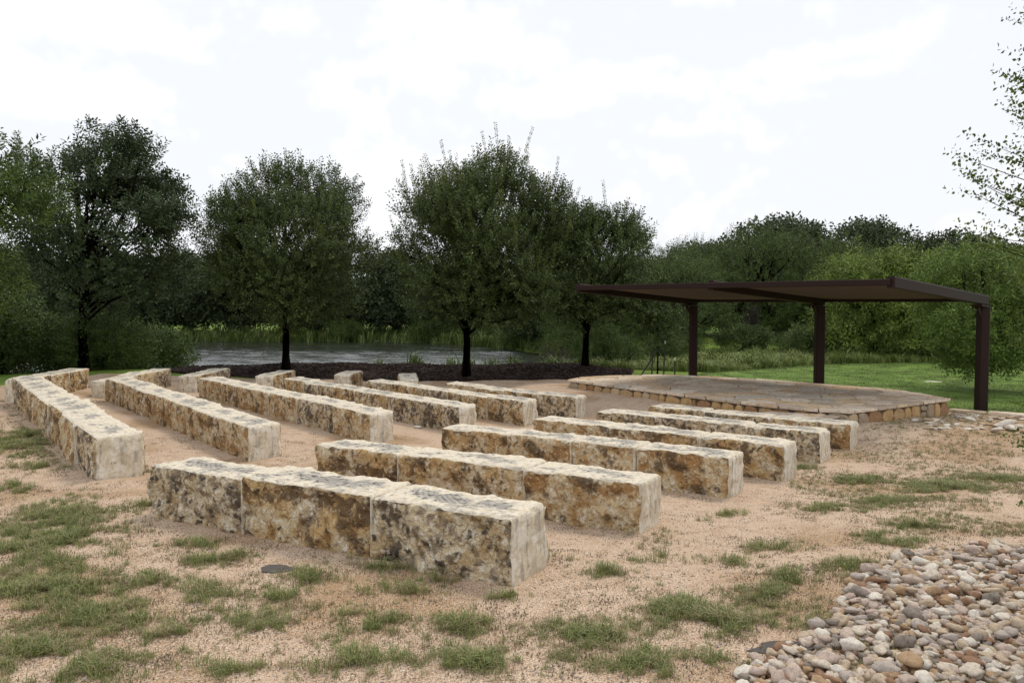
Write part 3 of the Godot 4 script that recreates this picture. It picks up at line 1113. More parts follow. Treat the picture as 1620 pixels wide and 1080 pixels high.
func build_trees() -> void:
	twig("oak", 14, 0.34, 0.105, 0.24, 0.05, Color(0.038, 0.062, 0.026), Color(0.080, 0.115, 0.045), 1)
	twig("elm", 16, 0.32, 0.075, 0.26, 0.03, Color(0.038, 0.062, 0.020), Color(0.090, 0.125, 0.036), 2)
	twig("shoot", 18, 0.32, 0.07, 0.24, 0.015, Color(0.075, 0.105, 0.024), Color(0.16, 0.19, 0.045), 12)
	twig("bright_oak", 16, 0.34, 0.11, 0.17, 0.04, Color(0.045, 0.085, 0.016), Color(0.10, 0.15, 0.03), 3)
	twig("wood", 12, 0.7, 0.24, 0.3, 0.2, Color(0.042, 0.062, 0.026), Color(0.085, 0.110, 0.046), 4)
	twig("willow", 16, 0.6, 0.16, 0.13, 0.10, Color(0.105, 0.155, 0.028), Color(0.21, 0.27, 0.06), 5)
	twig("cypress", 18, 0.42, 0.11, 0.12, 0.05, Color(0.085, 0.14, 0.028), Color(0.16, 0.225, 0.05), 6)
	twig("bush", 14, 0.4, 0.11, 0.16, 0.06, Color(0.050, 0.085, 0.020), Color(0.11, 0.155, 0.038), 7)
	twig("holly", 14, 0.22, 0.027, 0.33, 0.006, Color(0.040, 0.075, 0.016), Color(0.11, 0.15, 0.028), 8)
	# the trees in the bark bed
	var p := px(132, 585, -0.33)
	tree("oak_tree", "tall open-crowned oak with forked limbs at the end of the back row", "tree", on_ground(p.x, -p.z), {seed = 21, height = 5.6, trunk = 0.15, ctr = Vector3(0.75, 4.55, 0), rad = Vector3(2.95, 3.1, 2.7), lobes = 44, lobe = 0.24, hollow = 0.45, twigs = 3300, up = 0.45, twig = "oak", shoots = 70, shoot = 0.7, floor = 1.55, from = 0.3}, "shade trees beside the seating")
	p = px(452, 582, -0.28)
	tree("elm_tree", "dense round elm on straight trunk in the bark bed before the lake", "tree", on_ground(p.x, -p.z), {seed = 28, height = 5.0, trunk = 0.125, ctr = Vector3(0.25, 3.85, 0), rad = Vector3(2.75, 2.75, 2.6), lobes = 70, lobe = 0.30, twigs = 7200, up = 0.7, twig = "elm", shoots = 120, shoot = 0.6, shoot_twig = "shoot", floor = 1.5}, "shade trees beside the seating")
	p = px(738, 588, -0.30)
	tree("elm_tree", "widest dense elm with long upright shoots in the bark bed", "tree", on_ground(p.x, -p.z), {seed = 23, height = 5.0, trunk = 0.125, ctr = Vector3(0.55, 3.85, 0), rad = Vector3(2.85, 2.75, 2.7), lobes = 74, lobe = 0.31, twigs = 8000, up = 0.9, twig = "elm", shoots = 300, shoot = 1.1, shoot_twig = "shoot", floor = 1.5}, "shade trees beside the seating")
	p = px(926, 580, -0.24)
	tree("elm_tree", "smaller elm with low side limb at the tip of the bark bed", "tree", on_ground(p.x, -p.z), {seed = 24, height = 4.2, trunk = 0.115, ctr = Vector3(0.25, 3.15, 0), rad = Vector3(1.95, 1.95, 1.9), lobes = 40, lobe = 0.34, twigs = 4200, up = 0.5, twig = "elm", shoots = 50, floor = 1.25, from = 0.25}, "shade trees beside the seating")
	tree("oak_tree", "bright green oak beyond the end of the back row of blocks", "tree", on_ground(-12.6, 16.3), {seed = 25, height = 5.0, trunk = 0.16, ctr = Vector3(0, 3.7, 0), rad = Vector3(3.35, 2.75, 3.0), lobes = 44, lobe = 0.3, twigs = 3800, up = 0.35, twig = "bright_oak", shoots = 60, floor = 1.2}, "shade trees beside the seating")
	# feathery cypress on the lawn, its trunk behind the canopy's outer post
	p = px(1551, 620, -0.55)
	tree("cypress_tree", "feathery bright green cypress on the lawn behind the canopy post", "tree", on_ground(p.x, -p.z), {seed = 26, height = 3.4, trunk = 0.11, ctr = Vector3(0.1, 2.15, 0), rad = Vector3(1.7, 1.55, 1.6), lobes = 34, lobe = 0.3, twigs = 2300, up = 0.1, twig = "cypress", floor = 0.75, from = 0.2})
	# willows and thickets at the edge of the lawn
	var w := tree("willow_tree", "light green willow at the lawn edge behind the canopy", "tree", on_ground(15.3, 34.5), {seed = 27, height = 3.4, trunk = 0.12, ctr = Vector3(0, 2.2, 0), rad = Vector3(2.6, 2.3, 2.4), lobes = 36, lobe = 0.34, twigs = 2300, up = 0.3, twig = "willow", floor = 0.05, from = 0.2}, "willows along the lawn edge")
	var wl := [[18.4, 34.0, 0.86, "willow thicket between two willows at the lawn edge"], [21.4, 35.5, 0.98, "tall willow at the lawn edge behind the cypress"], [24.8, 35.0, 0.95, "willow at the lawn edge past the cypress, toward the path"], [17.6, 40.0, 0.95, "willow set back behind the lawn edge thicket"], [28.6, 37.0, 1.05, "broad willow at the far corner of the lawn"], [22.6, 41.0, 1.1, "tallest willow behind the lawn edge trees"]]
	for k in wl.size():
		var a: Array = wl[k]
		copy_of(w, on_ground(a[0], a[1]), k * 1.3 + 0.7, Vector3(a[2], a[2] * 1.02, a[2]), a[3])
	# wooded rise beyond the field
	var f1 := tree("woodland_oak", "huge dark live oak rising highest in the far wood", "tree", on_ground(19.8, 60), {seed = 31, height = 5.8, trunk = 0.4, ctr = Vector3(0, 4.2, 0), rad = Vector3(5.6, 3.9, 5.0), lobes = 44, lobe = 0.32, twigs = 3400, up = 0.3, twig = "wood", floor = 0.4, from = 0.2}, "trees of the far wood")
	var f2 := tree("woodland_tree", "mid green broadleaf tree at the field edge behind the canopy", "tree", on_ground(11.0, 53), {seed = 32, height = 4.6, trunk = 0.25, ctr = Vector3(0, 3.3, 0), rad = Vector3(3.4, 3.2, 3.2), lobes = 34, lobe = 0.34, twigs = 2600, up = 0.4, twig = "bush", floor = 0.1, from = 0.2}, "trees of the far wood")
	var fl := [
		[f1, 26.5, 62, 0.96, 1.0, "dark live oak joined to the highest oak of the wood"], [f1, 33.5, 63, 0.95, 0.92, "rounded dark oak of the wood above the willows"], [f1, 41, 62, 1.0, 0.84, "dark oak of the wood past the rounded oak"], [f1, 14.2, 62, 0.92, 0.80, "dark oak of the wood sloping down toward the lake"],
		[f1, 8.6, 64, 0.85, 0.72, "low dark oak of the wood behind the canopy arms"], [f1, 49, 60, 1.0, 0.9, "dark oak of the wood behind the far willows"], [f1, 23.0, 56, 0.8, 0.66, "dark oak in front of the highest oak"], [f2, 15.8, 52, 1.1, 1.12, "mid green tree at the field edge by the middle post"], [f2, 20.0, 50.5, 1.1, 1.0, "mid green tree at the field edge beside the willows"],
		[f2, 5.6, 50, 1.1, 0.92, "leafy tree between the lake bank and the field"], [f2, 8.0, 40, 0.85, 0.8, "leafy tree behind the staked sapling"], [f2, 4.3, 41, 0.95, 0.95, "leafy tree behind the smallest elm"],
		[f1, 3.0, 70, 0.9, 0.75, "dark tree at the head of the lake"], [f1, -5.5, 88, 1.1, 0.9, "dark tree on the far bank behind the widest elm"], [f1, -13, 92, 1.2, 1.08, "tree of the far shore between the two elms"], [f1, -22, 93, 1.25, 1.05, "tree of the far shore behind the round elm"], [f1, -31, 94, 1.3, 1.1, "tree of the far shore between the tall oak and round elm"], [f1, -38, 96, 1.3, 1.1, "tree of the far shore behind the tall oak"], [f1, -48, 97, 1.3, 1.1, "tree of the far shore past the tall oak"], [f1, -59, 97, 1.3, 1.2, "last tree of the far shore behind the thicket"],
	]
	for k in fl.size():
		var a: Array = fl[k]
		var at := on_ground(a[1], a[2])
		at.y = maxf(at.y, LAKE_Y - 0.1)
		copy_of(a[0], at, k * 2.1 + 0.4, Vector3(a[3], a[4], a[3]), a[5])
	# thickets by the end of the rows
	var b := tree("leafy_bush", "dark feathery thicket under the tall oak", "bush", on_ground(-14.2, 28.2), {seed = 41, height = 1.5, trunk = 0.05, ctr = Vector3(0, 1.0, 0), rad = Vector3(1.7, 1.25, 1.5), lobes = 26, lobe = 0.4, twigs = 1500, up = 0.3, twig = "bush", floor = -0.1, from = 0.1}, "bushes round the seating")
	var bl := [[-13.4, 26.8, 0.8, 0.8, "green thicket beside the tall oak trunk"], [-17.5, 24.5, 1.2, 1.2, "thicket beyond the bright green oak"], [-14.6, 31.0, 1.35, 1.15, "feathery thicket between the tall oak and the lake"], [-17.4, 28.0, 1.4, 1.3, "thicket behind the bright green oak"], [-19.5, 31.5, 1.6, 1.4, "thicket behind the tall oak trunk, on the bank"], [3.3, 31, 0.55, 0.8, "dark green bush beside the smallest elm"], [4.4, 35, 0.8, 0.8, "pale green bush behind the staked sapling"], [7.2, 37, 0.7, 0.62, "green bush beside the bare pale sapling"], [6.2, 33.5, 0.5, 0.55, "low bush in weeds behind the first canopy post"], [11.4, 40.5, 0.8, 0.6, "dark bush at the field edge by the middle post"], [-2.5, 80.5, 1.2, 1.0, "bush on the far bank of the lake"], [-8.0, 85.5, 1.5, 1.1, "rounded bush on the far bank beside the widest elm trunk"], [0.6, 73, 1.3, 1.0, "bush where the far bank curves to the lake head"], [13.0, 36.0, 0.8, 0.62, "bush at the lawn edge beside the first willow"], [-17.5, 87.5, 1.4, 1.0, "low bush on the far shore between the elms"]]
	for k in bl.size():
		var a: Array = bl[k]
		var at := on_ground(a[0], a[1])
		at.y = maxf(at.y, LAKE_Y)
		copy_of(b, at, k * 1.7, Vector3(a[2], a[3], a[2]), a[4])
	# small tree at the edge of the stone bed
	var g := RandomNumberGenerator.new()
	g.seed = 77
	var hb := on_ground(3.4, 4.05)
	var ht := thing("holly_tree", "small-leaved holly beside the river stones, reaching in with thin twigs", "tree", hb)
	var lobes := []
	var spots := []
	var v := PackedVector3Array()
	var n := PackedVector3Array()
	var idx := PackedInt32Array()
	for k in 300:
		var y := g.randf_range(0.55, 3.1)
		var a := g.randf() * TAU
		if k < 60: a = PI + g.randf_range(-0.9, 0.9)
		var reach := (0.98 - 0.2 * absf(y - 2.1)) * g.randf_range(0.5, 1.08) * (0.8 if y > 1.0 and y < 2.0 else 1.0)
		var from := Vector3(0.04 * sin(y * 3.0), y - 0.25, 0.0)
		var to := Vector3(cos(a) * reach, y + g.randf_range(-0.08, 0.3), -sin(a) * reach)
		var m := from.lerp(to, 0.5) + Vector3(0, g.randf_range(-0.05, 0.05), 0)
		tube_into(v, n, idx, [from, m, to], [0.008, 0.005, 0.002], 4)
		for s in 7:
			var q := from.lerp(m, (s - 1) / 3.0) if s < 4 else m.lerp(to, (s - 3) / 3.0)
			var dirv := (to - from).normalized()
			for twice in 2: spots.append([q, dirv + Vector3(g.randf_range(-1, 1), g.randf_range(-0.4, 1), g.randf_range(-1, 1)) * 0.65, g.randf_range(0.7, 1.1)])
		spots.append([to, (to - m), 0.6])
	var path := []
	var rr := []
	for k in 9:
		path.append(Vector3(0.04 * sin(k * 1.1), -0.1 + k * 0.38, 0))
		rr.append(0.035 * (1.0 - 0.09 * k))
	tube_into(v, n, idx, path, rr, 7)
	put("trunk", arr_mesh(v, n, null, idx), M.bark, ht)
	put("crown", crown_mesh(spots, "holly", g), M.leaf, ht)
	# bare shrubs
	bare("bare_shrub", "grey leafless shrub beside the smallest elm", on_ground(2.1, 34.0), 1.9, 1.15, 60, 51)
	bare("bare_shrub", "pale bare sapling standing in the field weeds behind the stage", on_ground(12.1, 41.5), 2.4, 0.42, 26, 52)

func bare(called: String, label: String, at: Vector3, h: float, spread: float, stems: int, seed_: int) -> void:
	var g := RandomNumberGenerator.new()
	g.seed = seed_
	var v := PackedVector3Array()
	var n := PackedVector3Array()
	var idx := PackedInt32Array()
	var tv := PackedVector3Array()
	var tn := PackedVector3Array()
	var ti := PackedInt32Array()
	for k in stems:
		var a := g.randf() * TAU
		var s := spread * sqrt(g.randf())
		var from := Vector3(cos(a) * s * 0.45, -0.05, sin(a) * s * 0.45)
		var to := Vector3(cos(a) * s, h * g.randf_range(0.6, 1.0), sin(a) * s)
		var m := from.lerp(to, 0.5) + Vector3(g.randf_range(-1, 1), 0, g.randf_range(-1, 1)) * 0.1
		tube_into(v, n, idx, [from, m, to], [0.022, 0.014, 0.005], 4)
		for j in 12:
			var q := m.lerp(to, g.randf())
			var e := q + Vector3(g.randf_range(-1, 1), g.randf_range(0.1, 1.1), g.randf_range(-1, 1)) * h * 0.14
			tube_into(tv, tn, ti, [q, e], [0.008, 0.003], 3)
	var t := thing(called, label, "shrub", at)
	put("stem", arr_mesh(v, n, null, idx), M.dead, t)
	put("twig_mass", arr_mesh(tv, tn, null, ti), M.dead, t)

# ---------------------------------------------------------------- grass and weeds
func tuft_mesh(blades: int, h: float, w: float, spread: float, seed_: int) -> ArrayMesh:
	var g := RandomNumberGenerator.new()
	g.seed = seed_
	var v := PackedVector3Array()
	for k in blades:
		var a := g.randf() * TAU
		var lean := g.randf_range(0.2, 1.35)
		var d := Vector3(cos(a), 0, sin(a))
		var s := Vector3(-sin(a), 0, cos(a)) * w * 0.5
		var b := Vector3(g.randf_range(-1, 1), -0.05, g.randf_range(-1, 1)) * spread
		b.y = -0.005
		var l := h * g.randf_range(0.55, 1.15)
		var m := b + Vector3(0, l * 0.55, 0) + d * l * lean * 0.3
		var t := b + Vector3(0, l * (1.0 - lean * 0.35), 0) + d * l * lean * 0.85
		v.append_array(PackedVector3Array([b - s, b + s, m - s * 0.8, b + s, m + s * 0.8, m - s * 0.8, m - s * 0.8, m + s * 0.8, t]))
	var c := PackedColorArray()
	c.resize(v.size())
	c.fill(Color.WHITE)
	return arr_mesh(v, null, null, null, c)

func scatter(mesh: Mesh, places: Array) -> MultiMesh:      # places: [position, size, colour]
	var mm := MultiMesh.new()
	mm.transform_format = MultiMesh.TRANSFORM_3D
	mm.use_colors = true
	mm.mesh = mesh
	mm.instance_count = places.size()
	for i in places.size():
		var p: Array = places[i]
		var b := Basis(Vector3.UP, rng.randf() * TAU).scaled(Vector3(p[1], p[1] * rng.randf_range(0.75, 1.25), p[1]))
		mm.set_instance_transform(i, Transform3D(b, p[0]))
		mm.set_instance_color(i, p[2])
	return mm

func blocked(p: Vector3) -> bool:      # inside a block
	for R in rows:
		var a: Vector3 = R[0]
		var b: Vector3 = R[1]
		if absf(a.x + b.x - 2 * p.x) > 12.0: continue
		var al := Vector2(b.x - a.x, b.z - a.z)
		var q := Vector2(p.x - a.x, p.z - a.z)
		var t := q.dot(al) / al.length_squared()
		var side := q.cross(al.normalized())
		var depth := side if R[4] != 2 else absf(side)
		if t > -0.02 and t < 1.02 and depth > -0.02 and depth < 0.5: return true
	return false

func build_grass() -> void:
	var green := func() -> Color:
		var t := rng.randf()
		var c := Color(0.150, 0.185, 0.052).lerp(Color(0.27, 0.285, 0.11), t)
		if rng.randf() < 0.2: c = Color(0.34, 0.28, 0.16)
		return c
	var clumps := [[60, 865, 130, 50, 1.0], [100, 812, 80, 24, 1.0], [30, 705, 60, 18, 0.9], [40, 690, 40, 14, 0.8], [80, 935, 150, 40, 1.0], [170, 975, 110, 30, 1.0], [50, 1040, 120, 45, 1.0], [150, 1060, 90, 26, 1.0], [240, 922, 36, 16, 1.0], [330, 940, 56, 28, 1.0], [262, 1010, 50, 20, 1.0], [405, 985, 70, 22, 1.0], [440, 945, 40, 10, 0.8], [330, 888, 46, 9, 1.0], [375, 882, 36, 10, 1.0], [485, 915, 44, 16, 0.9], [560, 988, 90, 22, 1.0], [640, 938, 50, 15, 1.0], [735, 995, 56, 22, 1.0], [545, 1045, 120, 22, 1.0], [350, 1062, 60, 14, 0.8], [760, 1050, 110, 24, 1.0], [950, 1005, 110, 30, 1.2], [1085, 968, 100, 30, 1.2], [1010, 1050, 110, 22, 1.0], [1150, 985, 90, 24, 1.1], [1210, 940, 44, 20, 1.1], [1120, 1045, 60, 14, 0.9], [1285, 985, 36, 20, 1.0], [1245, 915, 40, 12, 0.9], [960, 905, 40, 10, 0.7], [1040, 885, 60, 8, 0.5], [1160, 890, 50, 9, 0.6], [1225, 868, 60, 9, 0.6], [1395, 850, 44, 9, 0.9], [1450, 832, 54, 12, 1.0], [1400, 792, 60, 8, 1.0], [1490, 770, 76, 11, 1.3], [1590, 757, 70, 7, 1.1], [1360, 760, 60, 8, 0.7], [1270, 740, 30, 5, 0.8], [1160, 815, 40, 6, 0.6], [1345, 895, 40, 10, 0.9], [1430, 862, 50, 8, 0.9], [1300, 805, 60, 8, 0.5], [130, 835, 60, 16, 0.9], [20, 770, 40, 10, 0.9], [60, 740, 60, 9, 0.6], [210, 745, 30, 6, 0.5], [230, 800, 30, 8, 0.5], [310, 862, 50, 7, 0.8], [620, 900, 60, 8, 0.6], [690, 915, 50, 8, 0.6], [800, 945, 40, 8, 0.6], [860, 885, 40, 6, 0.5], [300, 1000, 40, 14, 0.8]]
	var places := []
	for c in clumps:
		var ctr := gpx(c[0], c[1])
		var e := gpx(c[0] + c[2], c[1])
		var f := gpx(c[0], c[1] - c[3])
		var area := PI * ctr.distance_to(e) * ctr.distance_to(f)
		var n := clampi(int(area * 760 * c[4]), 20, 1300)
		for k in n:
			var a := rng.randf() * TAU
			var r := sqrt(rng.randf()) * (1.0 + 0.9 * fine.get_noise_2d(c[0] + cos(a) * 1.4, c[1] + sin(a) * 1.4) * 2.0) * (1.0 if rng.randf() < 0.75 else 1.5)
			var p := ctr + (e - ctr) * cos(a) * r + (f - ctr) * sin(a) * r
			if fine.get_noise_2d(p.x * 3.0 + 40, p.z * 3.0) < -0.16: continue
			if blocked(p): continue
			p.y = ground_y(p.x, -p.z) + fine.get_noise_2d(p.x, -p.z) * 0.022
			places.append([p, rng.randf_range(0.55, 1.2) * clampf(1.1 - 0.45 * r, 0.4, 1.1), green.call()])
	# thin straggling grass, thicker on the stage side
	var scat := FastNoiseLite.new()
	scat.seed = 12
	scat.frequency = 0.55
	scat.fractal_octaves = 3
	for k in 30000:
		var d := 3.2 + 14.0 * rng.randf()
		var x := rng.randf_range(-0.72, 0.72) * d
		var s := scat.get_noise_2d(x, d)
		var right := sstep(2.5, 6.5, x) * sstep(5.0, 8.0, d)
		if s + right * 0.5 < 0.17 or (right < 0.1 and rng.randf() < 0.45): continue
		if right < 0.1 and d > 7.5 and x > -6.5: continue
		var p := Vector3(x, 0, -d)
		if blocked(p): continue
		p.y = ground_y(x, d) + fine.get_noise_2d(x, d) * 0.022
		var c: Color = green.call()
		if rng.randf() < 0.45: c = Color(0.19, 0.175, 0.075)
		places.append([p, rng.randf_range(0.3, 0.75), c])
	stuff("sparse_grass", scatter(tuft_mesh(15, 0.085, 0.0042, 0.035, 4), places), M.blade, "patchy green grass growing in the tan gravel ground", "grass")
	# flat dead thatch and small debris
	var dead := []
	for q in places:
		if rng.randf() < 0.5: continue
		var o: Vector3 = q[0] + Vector3(rng.randfn(), 0, rng.randfn()) * 0.07
		if blocked(o): continue
		o.y = ground_y(o.x, -o.z) + fine.get_noise_2d(o.x, -o.z) * 0.022
		dead.append([o, rng.randf_range(0.5, 1.1), Color(0.13, 0.10, 0.06).lerp(Color(0.28, 0.225, 0.14), rng.randf())])
	for k in 9500:
		var d := 3.2 + 10.0 * rng.randf()
		var x := rng.randf_range(-0.72, 0.72) * d
		if scat.get_noise_2d(x * 1.6 + 30, d * 1.6) < 0.1: continue
		var p := Vector3(x, 0, -d)
		if blocked(p): continue
		p.y = ground_y(x, d) + fine.get_noise_2d(x, d) * 0.022
		dead.append([p, rng.randf_range(0.4, 1.0), Color(0.09, 0.068, 0.042).lerp(Color(0.22, 0.175, 0.115), rng.randf())])
	stuff("dry_thatch", scatter(tuft_mesh(14, 0.028, 0.005, 0.06, 9), dead), M.blade, "flattened brown dead grass on the gravel", "dry grass")
	var grit := []
	for k in 30000:
		var d := 3.0 + 9.0 * pow(rng.randf(), 1.5)
		var x := rng.randf_range(-0.7, 0.7) * d
		var p := Vector3(x, ground_y(x, d) + fine.get_noise_2d(x, d) * 0.022 + 0.001, -d)
		if blocked(p): continue
		grit.append([p, rng.randf_range(0.006, 0.02), Color(0.24, 0.16, 0.11).lerp(Color(0.66, 0.57, 0.47), rng.randf())])
	stuff("loose_grit", scatter(rubble(3, 0.7, 0.3, 3, 5), grit), M.grit, "loose granite grit on the ground", "gravel")
	# mown lawn
	var lawn := []
	for k in 60000:
		var d := 15.5 + 17.5 * pow(rng.randf(), 0.9)
		var x := rng.randf_range(2.5, 0.72 * d + 4.0)
		if not Geometry2D.is_point_in_polygon(Vector2(x, d), lawn_poly): continue
		var c := Color(0.10, 0.155, 0.03).lerp(Color(0.17, 0.225, 0.06), rng.randf())
		lawn.append([Vector3(x, ground_y(x, d) + 0.01, -d), rng.randf_range(0.6, 1.1), c])
	stuff("lawn_grass", scatter(tuft_mesh(12, 0.06, 0.012, 0.09, 5), lawn), M.blade, "short green mown grass behind the stage", "grass")
	# weeds along the water and the field
	var weeds := []
	for k in 9000:
		var d := rng.randf_range(27.0, 42.0)
		var x := rng.randf_range(2.6, 18.0)
		if lake_dist(x, d) < 0.5 or Geometry2D.is_point_in_polygon(Vector2(x, d), lawn_poly): continue
		if d > 35.0 and rng.randf() < 0.85: continue
		var c := Color(0.11, 0.16, 0.03).lerp(Color(0.23, 0.27, 0.08), rng.randf())
		weeds.append([Vector3(x, ground_y(x, d), -d), rng.randf_range(0.35, 0.85) * (1.0 + 0.8 * fine.get_noise_2d(x * 0.5, d * 0.5)), c])
	for k in 2600:      # far bank
		var t := rng.randf()
		var d := lerpf(56.0, 88.0, t) + rng.randf_range(0, 7)
		var x := lerpf(3.5, -14.0, t * t) + rng.randf_range(0, 9) - (34.0 * rng.randf() if t > 0.8 else 0.0)
		if lake_dist(x, d) < -0.2: continue
		weeds.append([Vector3(x, maxf(ground_y(x, d), LAKE_Y), -d), rng.randf_range(1.4, 3.0), Color(0.085, 0.13, 0.025).lerp(Color(0.17, 0.21, 0.06), rng.randf())])
	for k in 260:       # tall blades behind the bark bed
		var x := lerpf(-4.6, 2.0, rng.randf())
		if fine.get_noise_2d(x * 2.0, 4.0) < -0.02: continue
		var d := rng.randf_range(27.6, 28.8)
		weeds.append([Vector3(x, ground_y(x, d), -d), rng.randf_range(0.7, 1.25), Color(0.09, 0.14, 0.025).lerp(Color(0.15, 0.2, 0.05), rng.randf())])
	stuff("tall_weeds", scatter(tuft_mesh(16, 0.62, 0.03, 0.16, 6), weeds), M.blade, "tall green weeds along the water and field edge", "weeds")

var lawn_poly := PackedVector2Array([Vector2(4.9, 23.2), Vector2(7.4, 20.6), Vector2(8.9, 17.3), Vector2(9.9, 16.0), Vector2(13.5, 12.6), Vector2(20, 10), Vector2(34, 12), Vector2(36, 33), Vector2(20, 32.6), Vector2(12, 31.0), Vector2(8.5, 28.6), Vector2(6.2, 26.4)])

# ---------------------------------------------------------------- loose stones
func build_stones() -> void:
	var bed := PackedVector2Array()
	for p in [[1150, 1110], [1195, 1050], [1262, 1008], [1315, 985], [1340, 935], [1395, 895], [1470, 874], [1550, 869], [1640, 868], [1800, 850], [1950, 900], [1950, 1180], [1400, 1180]]:
		var w := gpx(p[0], p[1])
		bed.append(Vector2(w.x, -w.z))
	var shapes := []
	for k in 9: shapes.append(rubble(100 + k, 0.36 + 0.1 * (k % 4), 0.26))
	var lo := bed[0]
	var hi := bed[0]
	for p in bed:
		lo = lo.min(p)
		hi = hi.max(p)
	var made := []
	for layer in 3:
		var step: float = [0.062, 0.075, 0.10][layer]
		var x := lo.x
		while x < hi.x:
			var d := lo.y
			while d < hi.y:
				var p := Vector2(x, d) + Vector2(rng.randf_range(-0.5, 0.5), rng.randf_range(-0.5, 0.5)) * step
				d += step
				if not Geometry2D.is_point_in_polygon(p, bed): continue
				if layer == 2 and rng.randf() < 0.6: continue
				var size: float = rng.randf_range(0.04, 0.085) if layer < 2 else rng.randf_range(0.075, 0.125)
				var at := Vector3(p.x, ground_y(p.x, p.y) + 0.004 + layer * 0.014 + size * 0.1, -p.y)
				var tone: int = [0, 0, 1, 1, 2, 3, 5, 6, 6, 7, 4, 2][rng.randi() % 12]
				var b := Basis.from_euler(Vector3(rng.randf_range(-0.3, 0.3), rng.randf() * TAU, rng.randf_range(-0.3, 0.3))).scaled_local(Vector3(size, size, size) * Vector3(rng.randf_range(0.85, 1.25), rng.randf_range(0.8, 1.1), rng.randf_range(0.8, 1.1)))
				var u := 810.0 + FOC * at.x / -at.z
				var shows := size / -at.z * (1.0 if u < 1625.0 and -at.z > 3.75 else 0.0) * (0.6 if layer == 0 else 1.0)
				made.append([shows, rng.randi() % 9, tone, Transform3D(b, at)])
			x += step
	# scattered strays at the edge
	for p in [[1225, 1062], [1180, 1070], [1240, 1030], [1350, 925], [1362, 932], [1300, 1010]]:
		var at := gpx(p[0], p[1])
		made.append([1.0, rng.randi() % 9, [0, 3, 5, 4][rng.randi() % 4], Transform3D(Basis(Vector3.UP, rng.randf() * 6.0).scaled_local(Vector3.ONE * 0.11), at + Vector3(0, 0.02, 0))])
	made.sort_custom(func(a, b): return a[0] > b[0])
	var words := ["pale cream", "tan", "light grey", "ochre brown", "reddish brown", "near white", "pinkish tan", "dark grey"]
	for k in mini(300, made.size()):
		var a: Array = made[k]
		var o := put("river_stone", shapes[a[1]], M["pebble%d" % a[2]], self)
		o.transform = a[3]
		tag(o, "rounded %s river stone lying in the stone bed" % words[a[2]], "river stone", "%s river stones" % words[a[2]])
	var rest := MultiMesh.new()
	rest.transform_format = MultiMesh.TRANSFORM_3D
	rest.use_colors = true
	rest.mesh = shapes[2]
	rest.instance_count = maxi(0, made.size() - 300)
	for k in range(300, made.size()):
		rest.set_instance_transform(k - 300, made[k][3])
		var c: Color = M["pebble%d" % made[k][2]].albedo_color
		rest.set_instance_color(k - 300, c.srgb_to_linear())
	var pm := (M.pebble0 as StandardMaterial3D).duplicate() as StandardMaterial3D
	pm.albedo_color = Color.WHITE
	pm.vertex_color_use_as_albedo = true
	stuff("river_stones", rest, pm, "mixed rounded river stones filling the bed beneath", "river stones")
	# rubble at the foot of the stage's end and its edging
	var w := gpx(662, 677)
	var lone := put("fieldstone", shapes[0], M.pebble5, self)
	lone.position = w + Vector3(0, 0.02, 0)
	lone.scale = Vector3(0.15, 0.13, 0.15)
	tag(lone, "single pale round stone lying in the aisle between seat blocks", "stone")
	var lim := put("fieldstone", shapes[4], M.pebble5, self)
	lim.position = gpx(1476, 606) + Vector3(0, 0.03, 0)
	lim.scale = Vector3(0.5, 0.16, 0.3)
	tag(lim, "flat white rock lying on the mown lawn", "stone")
	var flat := []
	for k in 85:
		var u := rng.randf_range(1440, 1640)
		var v := rng.randf_range(655, 682) + (u - 1540) * 0.02
		if u < 1500 and v < 664: v = 666
		var at := gpx(u, v)
		var o := put("rubble_stone", shapes[rng.randi() % 9], M["pebble%d" % [0, 1, 2, 3, 5, 1][rng.randi() % 6]], self)
		o.position = at + Vector3(0, 0.012, 0)
		o.rotation = Vector3(rng.randf_range(-0.25, 0.25), rng.randf() * TAU, rng.randf_range(-0.25, 0.25))
		var s := rng.randf_range(0.07, 0.2)
		o.scale = Vector3(s * 1.2, s * 0.6, s)
		tag(o, "flat rubble stone strewn at the end of the stage wall", "rubble stone", "rubble stones beside the stage")
	for k in 9:
		var a := Vector2(8.95, 16.75).lerp(Vector2(13.6, 12.2), k / 9.0)
		var o := put("edging_stone", prism(PackedVector2Array([a, a + Vector2(0.46, -0.45), a + Vector2(0.62, -0.28), a + Vector2(0.17, 0.18)]), ground_y(a.x, a.y) - 0.15, ground_y(a.x, a.y) + 0.07 + rng.randf_range(-0.02, 0.02), 0.015, 0.01), M["flag%d" % (k % 6)], self)
		tag(o, "flat edging stone in the line between rubble and lawn", "edging stone", "stone edging of the lawn")
	for k in 3:
		var at := gpx([1588, 1600, 1578][k], [676, 681, 684][k])
		var o := put("white_rock", shapes[6 + k % 3], M.pebble5, self)
		o.position = at + Vector3(0, 0.05, 0)
		o.scale = [Vector3(0.42, 0.2, 0.2), Vector3(0.34, 0.16, 0.22), Vector3(0.2, 0.18, 0.2)][k]
		o.rotation = Vector3(0.1, k * 1.2, 0.3 - 0.3 * k)
		tag(o, ["long white rock lying under the holly twigs", "leaning white rock beside the long white rock", "small white rock at the end of the long one"][k], "stone")
	for k in 2:      # weed cloth showing through
		var c := gpx([1240, 440][k], [1026, 899][k])
		var pl := PackedVector2Array()
		for j in 11:
			var a := TAU * j / 11
			var r := rng.randf_range(0.55, 1.1)
			pl.append(Vector2(c.x + cos(a) * r * [0.2, 0.13][k], -c.z + sin(a) * r * [0.11, 0.09][k]))
		var o := put("weed_cloth", prism(pl, c.y - 0.03, c.y + 0.004, 0.0, 0.004), M.fabric, self)
		tag(o, ["torn dark weed cloth showing at the edge of the river stones", "scrap of dark weed cloth on the gravel before the back row"][k], "weed cloth")

